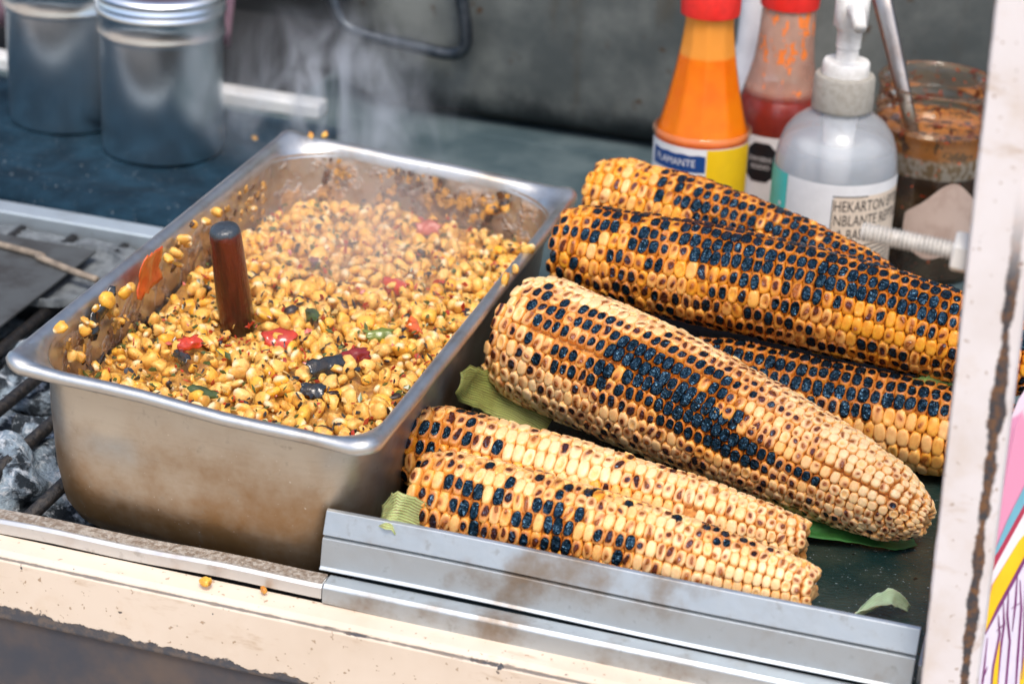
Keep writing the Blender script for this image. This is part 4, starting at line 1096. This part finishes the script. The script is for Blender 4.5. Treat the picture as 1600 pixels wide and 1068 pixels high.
octo = [(-hw+ck, -hh), (hw-ck, -hh), (hw, -hh+ck), (hw, hh-ck), (hw-ck, hh), (-hw+ck, hh), (-hw, hh-ck), (-hw, -hh+ck)]
def curved_poly(name, poly, r, ang, z, mat, parent, mw):
    P = [(0, 0)] + poly; V = [(r*math.cos(ang+x/r), r*math.sin(ang+x/r), z+y) for x, y in P]; n = len(poly)
    return obj(name, V, [(0, 1+i, 1+(i+1) % n) for i in range(n)], mat, parent, mw=mw)
sealang = fr_-.30
def octo_edge(t):
    x = abs(2*t-1)*hw; c = max(0, x-(hw-ck)); return (cz0-hh+c, cz0+hh-c)
patch('warning_seal', .02755, sealang-hw/.02755, sealang+hw/.02755, 0, 0, m_simple('seal_black', (.012, .012, .014), .4), lb2, rt, 18, edge=octo_edge)
text_on(rb, 'EXCESO', .0040, lb2, LABW, .0279, sealang, cz0+.0008, rt); text_on(rb, 'SODIO', .0040, lb2, LABW, .0279, sealang, cz0-.0042, rt)
for i in range(3): patch('printed_line', .0276, fr_-.7, fr_+.3, .019-.0045*i, .0208-.0045*i, m_simple('grey_ink', (.40, .40, .42), .5), lb2, rt, 8)

# white bottle behind
wx, wy = .0545, .555; wb = thing('plastic_bottle', 'slim white plastic bottle hidden behind the two sauce bottles', 'bottle', (wx, wy, 0))
wm = Matrix.Translation((wx, wy, 0))
lathe('bottle_body', [(.021, 0), (.023, .003), (.023, .060), (.0205, .070), (.0130, .090), (.0108, .102), (.0104, .150), (.0098, .156)], m_simple('milky_plastic', (.70, .70, .72), .3, var=.1), wb, 32, mw=wm)
lathe('cap', [(.0118, .1475), (.0122, .149), (.0122, .168), (.011, .1695)], WHITEPL, wb, 24, mw=wm)

# pump bottle
px_, py_ = .1330, .415; pb = thing('pump_bottle', 'clear round shouldered pump bottle with white pump and grey collar', 'pump bottle', (px_, py_, 0))
pt = Matrix.Translation((px_, py_, 0)) @ Matrix.Rotation(R_(-1.0), 4, 'Y')
pp_ = [(.0325, 0), (.0352, .003), (.0354, .070), (.0354, .077), (.0350, .083), (.0336, .091), (.0308, .0985), (.0262, .1045), (.0205, .1090), (.0162, .1110), (.0150, .1130), (.0150, .116)]
lathe('bottle_body', pp_, m_glass('clear_plastic', (.97, .98, .99), (.95, .97, .99), .20, .06), pb, 56, mw=pt, cap0=False, cap1=False)
GEL = M('cloudy_gel'); _n = GEL.noise(60, 4, .6, GEL.obj())
GEL.bsdf(Base_Color=GEL.mix(GEL.step(_n, .35, .65), (.88, .91, .94), (.74, .80, .84)), Roughness=.35, Alpha=.38); GEL = GEL.m
lathe('gel', [(.031, .002), (.0338, .004), (.0340, .076), (.0337, .083), (.0326, .0895), (.031, .0915), (.001, .0920)], GEL, pb, 40, mw=pt)
lathe('dip_tube', [(.0088, .070), (.0090, .095), (.0098, .112)], WHITEPL, pb, 20, mw=pt)
lathe('collar', [(.0168, .1130), (.0174, .1135), (.0176, .1150), (.0173, .1315), (.0165, .133), (.0135, .1335)], GREYPL, pb, 60, mw=pt, facet=lambda k, a: 1+.012*math.sin(a*30))
pump = lathe('pump_head', [(.0132, .1330), (.0134, .1340), (.0134, .1400), (.0126, .1412), (.0065, .1415), (.0062, .1505), (.0070, .1490), (.0070, .1585), (.0074, .1590), (.0082, .1602), (.0096, .1615), (.0096, .1790), (.008, .1810), (.001, .1812)], WHITEPL, pb, 32, mw=pt)
fp = face_ang(px_, py_)
v, f = tube_geo([Vector((0, 0, .173)), Vector((math.cos(fp+.2)*.016, math.sin(fp+.2)*.016, .1735)), Vector((math.cos(fp+.2)*.028, math.sin(fp+.2)*.028, .168))], [.0052, .0045, .0036], 12)
obj('nozzle', v, f, WHITEPL, pump, mw=pt)
pl = patch('label', .03575, fp-.80, fp+1.6, .004, .0790, LABW, pb, pt, 36)
patch('turquoise_panel', .03580, fp-1.7, fp-.805, .004, .0790, m_simple('turquoise', (.06, .56, .50), .4, var=.1), pl, pt, 12)
for i, (da, zz) in enumerate(((-.95, .060), (-1.05, .056), (-.93, .051), (-1.05, .044))):
    curved_poly('white_dot', [(.0014*math.cos(q*.9), .0014*math.sin(q*.9)) for q in range(7)], .0360, fp+da, zz, LABW, pl, pt)
BEIGE = m_simple('label_beige', (.74, .60, .46), .5, var=.1, scale=120)
def rr_edge(t): return (.006, .0725-.0022*max(0, 1-t*14)**2)
patch('printed_box', .03590, fp+.02, fp+1.5, .006, .0725, BEIGE, pl, pt, 40, edge=rr_edge)
patch('box_border', .03600, fp+.02, fp+.60,   .0719, .0726, PRINT_DARK, pl, pt, 12); patch('box_border', .03600, fp+.02, fp+.035, .034, .0705, PRINT_DARK, pl, pt, 2)
for i, tx in enumerate(('HEKARTON EPTILE', 'NBLANTE REPTILE', 'A BASE DE')):
    text_on(pb, tx, .0092, pl, PRINT_DARK, .0361, fp+(.78, .76, .52)[i], .0635-.0086*i, pt, squash=.68)
for i in range(9):
    z = .0400-.0030*i
    patch('printed_line', .0361, fp+.05, fp+1.3, z, z+.0009, PRINT_DARK, pl, pt, 20, edge=lambda t, z=z: (z+.004*t, z+.0009+.004*t))

# chilli oil jar with spoon
jx, jy = .1795, .478; jb = thing('glass_jar', 'wide glass jar of dark chilli oil with threaded oily mouth', 'jar', (jx, jy, 0))
jt = Matrix.Translation((jx, jy, 0))
jp = [(.0345, 0), (.0372, .003), (.0376, .050), (.0374, .074), (.0362, .082), (.0350, .0875), (.0348, .0900), (.0362, .0915), (.0362, .0935), (.0348, .0950), (.0346, .0985), (.0360, .1000), (.0360, .1020), (.0348, .1035), (.0346, .1120), (.0352, .1135), (.0362, .1150), (.0364, .1168), (.0356, .1180), (.0340, .1172), (.0336, .1150)]
def oily(m):
    p = m.obj(); z = m.sep(p)[2]; n = m.noise(150, 4, .65, p); n2 = m.noise(300, 3, .6, p); n3 = m.noise(40, 3, .5, p)
    sp = m.math('MULTIPLY', m.step(n, .56, .60), m.step(z, .082, .092))
    red = m.step(n2, .67, .70)
    film = m.math('MULTIPLY', m.step(n3, .45, .75), .12)
    fac = m.math('MAXIMUM', m.math('MAXIMUM', sp, red), m.math('ADD', film, .03))
    c = m.mix(sp, (.45, .28, .12), (.12, .025, .008)); c = m.mix(red, c, (.62, .08, .012))
    return m.math('MULTIPLY', fac, .95), c
lathe('glass', jp, m_glass('oily_glass', (.98, .93, .84), patt=oily, rough=.05), jb, 56, mw=jt, cap0=False, cap1=False, auto=70)
OIL = M('chilli_oil'); _p = OIL.obj(); _z = OIL.sep(_p)[2]; _n = OIL.noise(120, 4, .65, _p); _n2 = OIL.noise(260, 2, .5, _p)
_zz = OIL.math('ADD', _z, OIL.math('MULTIPLY', OIL.math('SUBTRACT', OIL.noise(40, 3, .5, _p), .5), .006))
_c = OIL.mix(OIL.step(_n, .45, .6), (.020, .007, .006), (.045, .014, .010))
_c = OIL.mix(OIL.step(_n2, .68, .70), _c, (.42, .03, .008))
_up = OIL.mix(OIL.step(_n, .50, .58), (.40, .14, .02), (.06, .014, .005)); _up = OIL.mix(OIL.step(_n2, .66, .69), _up, (.55, .07, .012))
_gr = OIL.mix(OIL.step(_n2, .40, .6), (.22, .16, .10), (.42, .40, .38))
_c = OIL.mix(OIL.step(_zz, .0665, .0680), _c, _gr); _c = OIL.mix(OIL.step(_zz, .0780, .0810), _c, _up)
OIL.bsdf(Base_Color=_c, Roughness=.2, Coat_Weight=.5); OIL = OIL.m
lathe('chilli_oil', [(.033, .002), (.0358, .004), (.0362, .050), (.0360, .074), (.0348, .082), (.0338, .0875), (.0336, .0910), (.001, .0912)], OIL, jb, 44, mw=jt)
fj = face_ang(jx, jy)
OLDL = m_simple('old_label', (.50, .37, .30), .6, scale=60, bump=.2, col2=(.40, .28, .22))
def blob(t):
    w = math.sin(math.pi*min(1, t*1.15+.02))
    return (.042-.022*w**.5 - .004*math.sin(t*9), .042+.021*w**.45 - .004*math.sin(t*11+.5))
patch('torn_label', .0380, fj-.25, fj+1.5, 0, 0, OLDL, jb, jt, 40, edge=blob)
spn = thing('metal_spoon', 'metal spoon leaning in the chilli oil jar', 'spoon', (jx, jy, .05))
SPM = m_steel('spoon_steel', (.42, .38, .35), .25, .5, (.2, .10, .05), spec=False)
sa = Vector((jx-.0255, jy-.006, .1190)); s0 = aty(1372, -30, jy+.006); s2 = aty(1408, 128, jy-.012)
dr = (s2-s0).normalized(); V, F = [], []
sidev = dr.cross(Vector((0, -1, .2))).normalized(); nn = sidev.cross(dr).normalized()
for k, (t, w) in enumerate(((-.03, .0062), (.02, .0058), (.05, .0050), (.075, .0042), (.098, .0038))):
    c = s0+dr*t
    for a_, b_ in ((-1, -.3), (-.6, .25), (0, .4), (.6, .25), (1, -.3), (0, -.1)): V.append(c+sidev*(a_*w)+nn*(b_*.0022))
for k in range(4):
    for i in range(6): j = (i+1) % 6; F.append((k*6+i, k*6+j, (k+1)*6+j, (k+1)*6+i))
F += [tuple(range(5, -1, -1)), tuple(range(24, 30))]
obj('handle', V, F, SPM, spn)
bc = s0+dr*.113
V = [(bc + sidev*(p[0]*.010) + dr*(p[1]*.017) + nn*(p[2]*.003)) for p in ICO]
obj('bowl', V, ICOF, SPM, spn)

# ================================================================== BACKGROUND
# big steel box with wire handle
bx = thing('steel_box', 'large stained dark steel box with a wire handle behind the pan', 'steel box', (.15, .72, 0))
y0, x0, x1 = .600, -.262, .62; rr = .055
prof2 = [(.030, .0012), (.012, .004), (.004, .012), (.0, .026), (.0, .12), (.001, .36), (.030, .365)]      # inset from the face, height
V, F = [], []
def plan(ins):
    o = []
    for k in range(9):
        a = math.pi + math.pi/2*k/8
        o.append((x0+rr+(rr-ins)*math.cos(a), y0+rr+(rr-ins)*math.sin(a)))
    o.append((x1, y0+ins)); o.append((x1, y0+.22)); o.append((x0+ins, y0+.22)); return o
for ins, z in prof2:
    for x, y in plan(ins): V.append((x, y, z))
n = len(plan(0))
for k in range(len(prof2)-1):
    for i in range(n): j = (i+1) % n; F.append((k*n+i, k*n+j, (k+1)*n+j, (k+1)*n+i))
F.append(tuple(reversed(range(n)))); F.append(tuple(range((len(prof2)-1)*n, len(prof2)*n)))
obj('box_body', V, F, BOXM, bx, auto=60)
WIRE = m_simple('wire_iron', (.03, .04, .05), .35, metal=.7, scale=120, col2=(.07, .08, .09))
hp = [aty(505, -40, .588), aty(522, 5, .587), aty(540, 40, .585), aty(580, 57, .584), aty(640, 71, .584), aty(700, 84, .584), aty(724, 76, .584), aty(728, 45, .585), aty(716, -40, .588)]
hp = [hp[0]+Vector((0, .016, .012)), hp[0]+Vector((0, .006, .009))] + hp + [hp[-1]+Vector((0, .006, .009)), hp[-1]+Vector((0, .016, .012))]
v, f = tube_geo(spline(hp, 6), .0046, 10); obj('wire_handle', v, f, WIRE, bx)
# canisters
def canister(label, x, y, r, h):
    c = thing('steel_canister', label, 'canister', (x, y, .0), 'steel canisters with stepped lids on the dark cloth')
    mw = Matrix.Translation((x, y, .0062))
    lathe('canister_body', [(r-.003, 0), (r-.0006, .0006), (r, .003), (r, h), (r-.002, h+.001)], CANM, c, 64, mw=mw)
    l = r+.0012
    lathe('lid', [(l-.002, h-.0265), (l, h-.026), (l+.0008, h-.024), (l, h-.022), (l, h-.0125), (l+.0006, h-.0115), (l+.0014, h-.0095), (l+.0004, h-.0075), (l, h-.0068), (l+.0012, h-.0045), (l+.0002, h-.0022), (l, h-.0015), (l+.0012, h+.0010), (l+.0002, h+.0030), (l-.003, h+.0040), (l-.006, h+.0020), (.001, h+.0022)], CANM, c, 64, mw=mw)
    return c
canister('nearer steel canister whose whole body shows in front of the back rail', -.3125, .4580, .0393, .104)
canister('farther steel canister partly behind the other, close to the picture edge', -.3945, .4850, .0393, .104)
# dark cloth under the canisters
CLOTH = M('navy_cloth'); _p = CLOTH.pos(); _n = CLOTH.noise(30, 5, .65, _p)
_c = CLOTH.mix(CLOTH.step(_n, .35, .7), (.004, .016, .028), (.012, .040, .066)); _c = CLOTH.mix(CLOTH.step(CLOTH.noise(380, 2, .6, _p), .70, .74), _c, (.30, .34, .36))
CLOTH.bsdf(Base_Color=_c, Roughness=.85, Specular_IOR_Level=.15, Normal=CLOTH.bump(CLOTH.noise(120, 4, .6, _p), .6, .004)); CLOTH = CLOTH.m
NX, NY = 70, 46; V, F = [], []
for j in range(NY+1):
    for i in range(NX+1):
        u, w = i/NX, j/NY
        x = -.66+.445*u + .010*math.sin(w*5+1)*u; y = .338+.212*w + .004*math.sin(u*14)*(1-w)
        e = min(1, min(u, 1-u, w*1.0, 1-w)/.05); e = math.sqrt(max(0, 1-(1-e)**2))
        z = .0004 + e*(.0045+.0016*noise.noise(Vector((x*22, y*30, 0)))+.0008*noise.noise(Vector((x*70, y*70, 4))))
        if w < .22: z += .0042*math.sin(math.pi*min(1, w/.22))**.6*e
        for cxx, cyy in ((-.3125, .4580), (-.3945, .485)):
            if (x-cxx)**2+(y-cyy)**2 < .044**2: z = min(z, .0058)
        V.append((x, y, z))
for j in range(NY):
    for i in range(NX): a = j*(NX+1)+i; F.append((a, a+1, a+NX+2, a+NX+1))
tag(obj('dark_cloth', V, F, CLOTH, solid=.0006), 'sooty navy blue cloth spread under the two canisters', 'cloth')
# mauve cloth hanging behind the canisters
MAUVE = m_simple('mauve_fabric', (.30, .19, .23), .8, bump=.3, scale=40, col2=(.20, .12, .16))
NX, NZ2 = 50, 14; V, F = [], []
xa, xb = -.62, aty(376, 20, .612).x
for j in range(NZ2+1):
    for i in range(NX+1):
        u, w = i/NX, j/NZ2
        xr = xb - .012*(1-w)**2
        x = xa+(xr-xa)*u; y = .614 + .010*math.sin(u*34) + .006*noise.noise(Vector((u*9, w*3, 0)))
        V.append((x, y, .012+.20*w + .012*u*(1-w)))
for j in range(NZ2):
    for i in range(NX): a = j*(NX+1)+i; F.append((a, a+1, a+NX+2, a+NX+1))
tag(obj('mauve_cloth', V, F, MAUVE, solid=.0015), 'dull mauve cloth hanging behind the steel canisters', 'cloth')

# ================================================================== STEAM
def steam(name, c, rad, dens, sc, seed, label, lo=.48, hi=.78):
    m = M(name); o = m.obj(); s = m.sep(o)
    ln = m.t.nodes.new('ShaderNodeVectorMath'); ln.operation = 'LENGTH'; m.put(ln.inputs[0], o)
    fall = m.step(ln.outputs['Value'], 1.0, .25)
    n = m.noise(sc, 4, .55, m.scalev(m.pos(), (1.3, 1, .7)), 1.6)
    d = m.math('MULTIPLY', m.math('MULTIPLY', m.step(n, lo, hi), fall), dens)
    pv = m.n('ShaderNodeVolumePrincipled', None, Color=(.93, .96, 1.0), Density=d); pv.inputs['Anisotropy'].default_value = .2
    m.t.links.new(pv.outputs[0], m.out.inputs['Volume'])
    ob_ = obj(name, ICO, ICOF, m.m, mw=Matrix.Translation(c) @ Matrix.Diagonal((rad[0], rad[1], rad[2], 1)))
    return tag(ob_, label, 'steam', kind='stuff')
c1 = aty(525, 165, .46)
steam('steam', c1, (.100, .085, .075), 62, 16, 1, 'white steam wisps drifting from the far corner of the pan')
c2 = PM @ Vector((-.095, .235, -.012))
steam('steam', c2, (.085, .115, .040), 12, 13, 2, 'thin steam hovering over the far half of the corn', .2, .8)
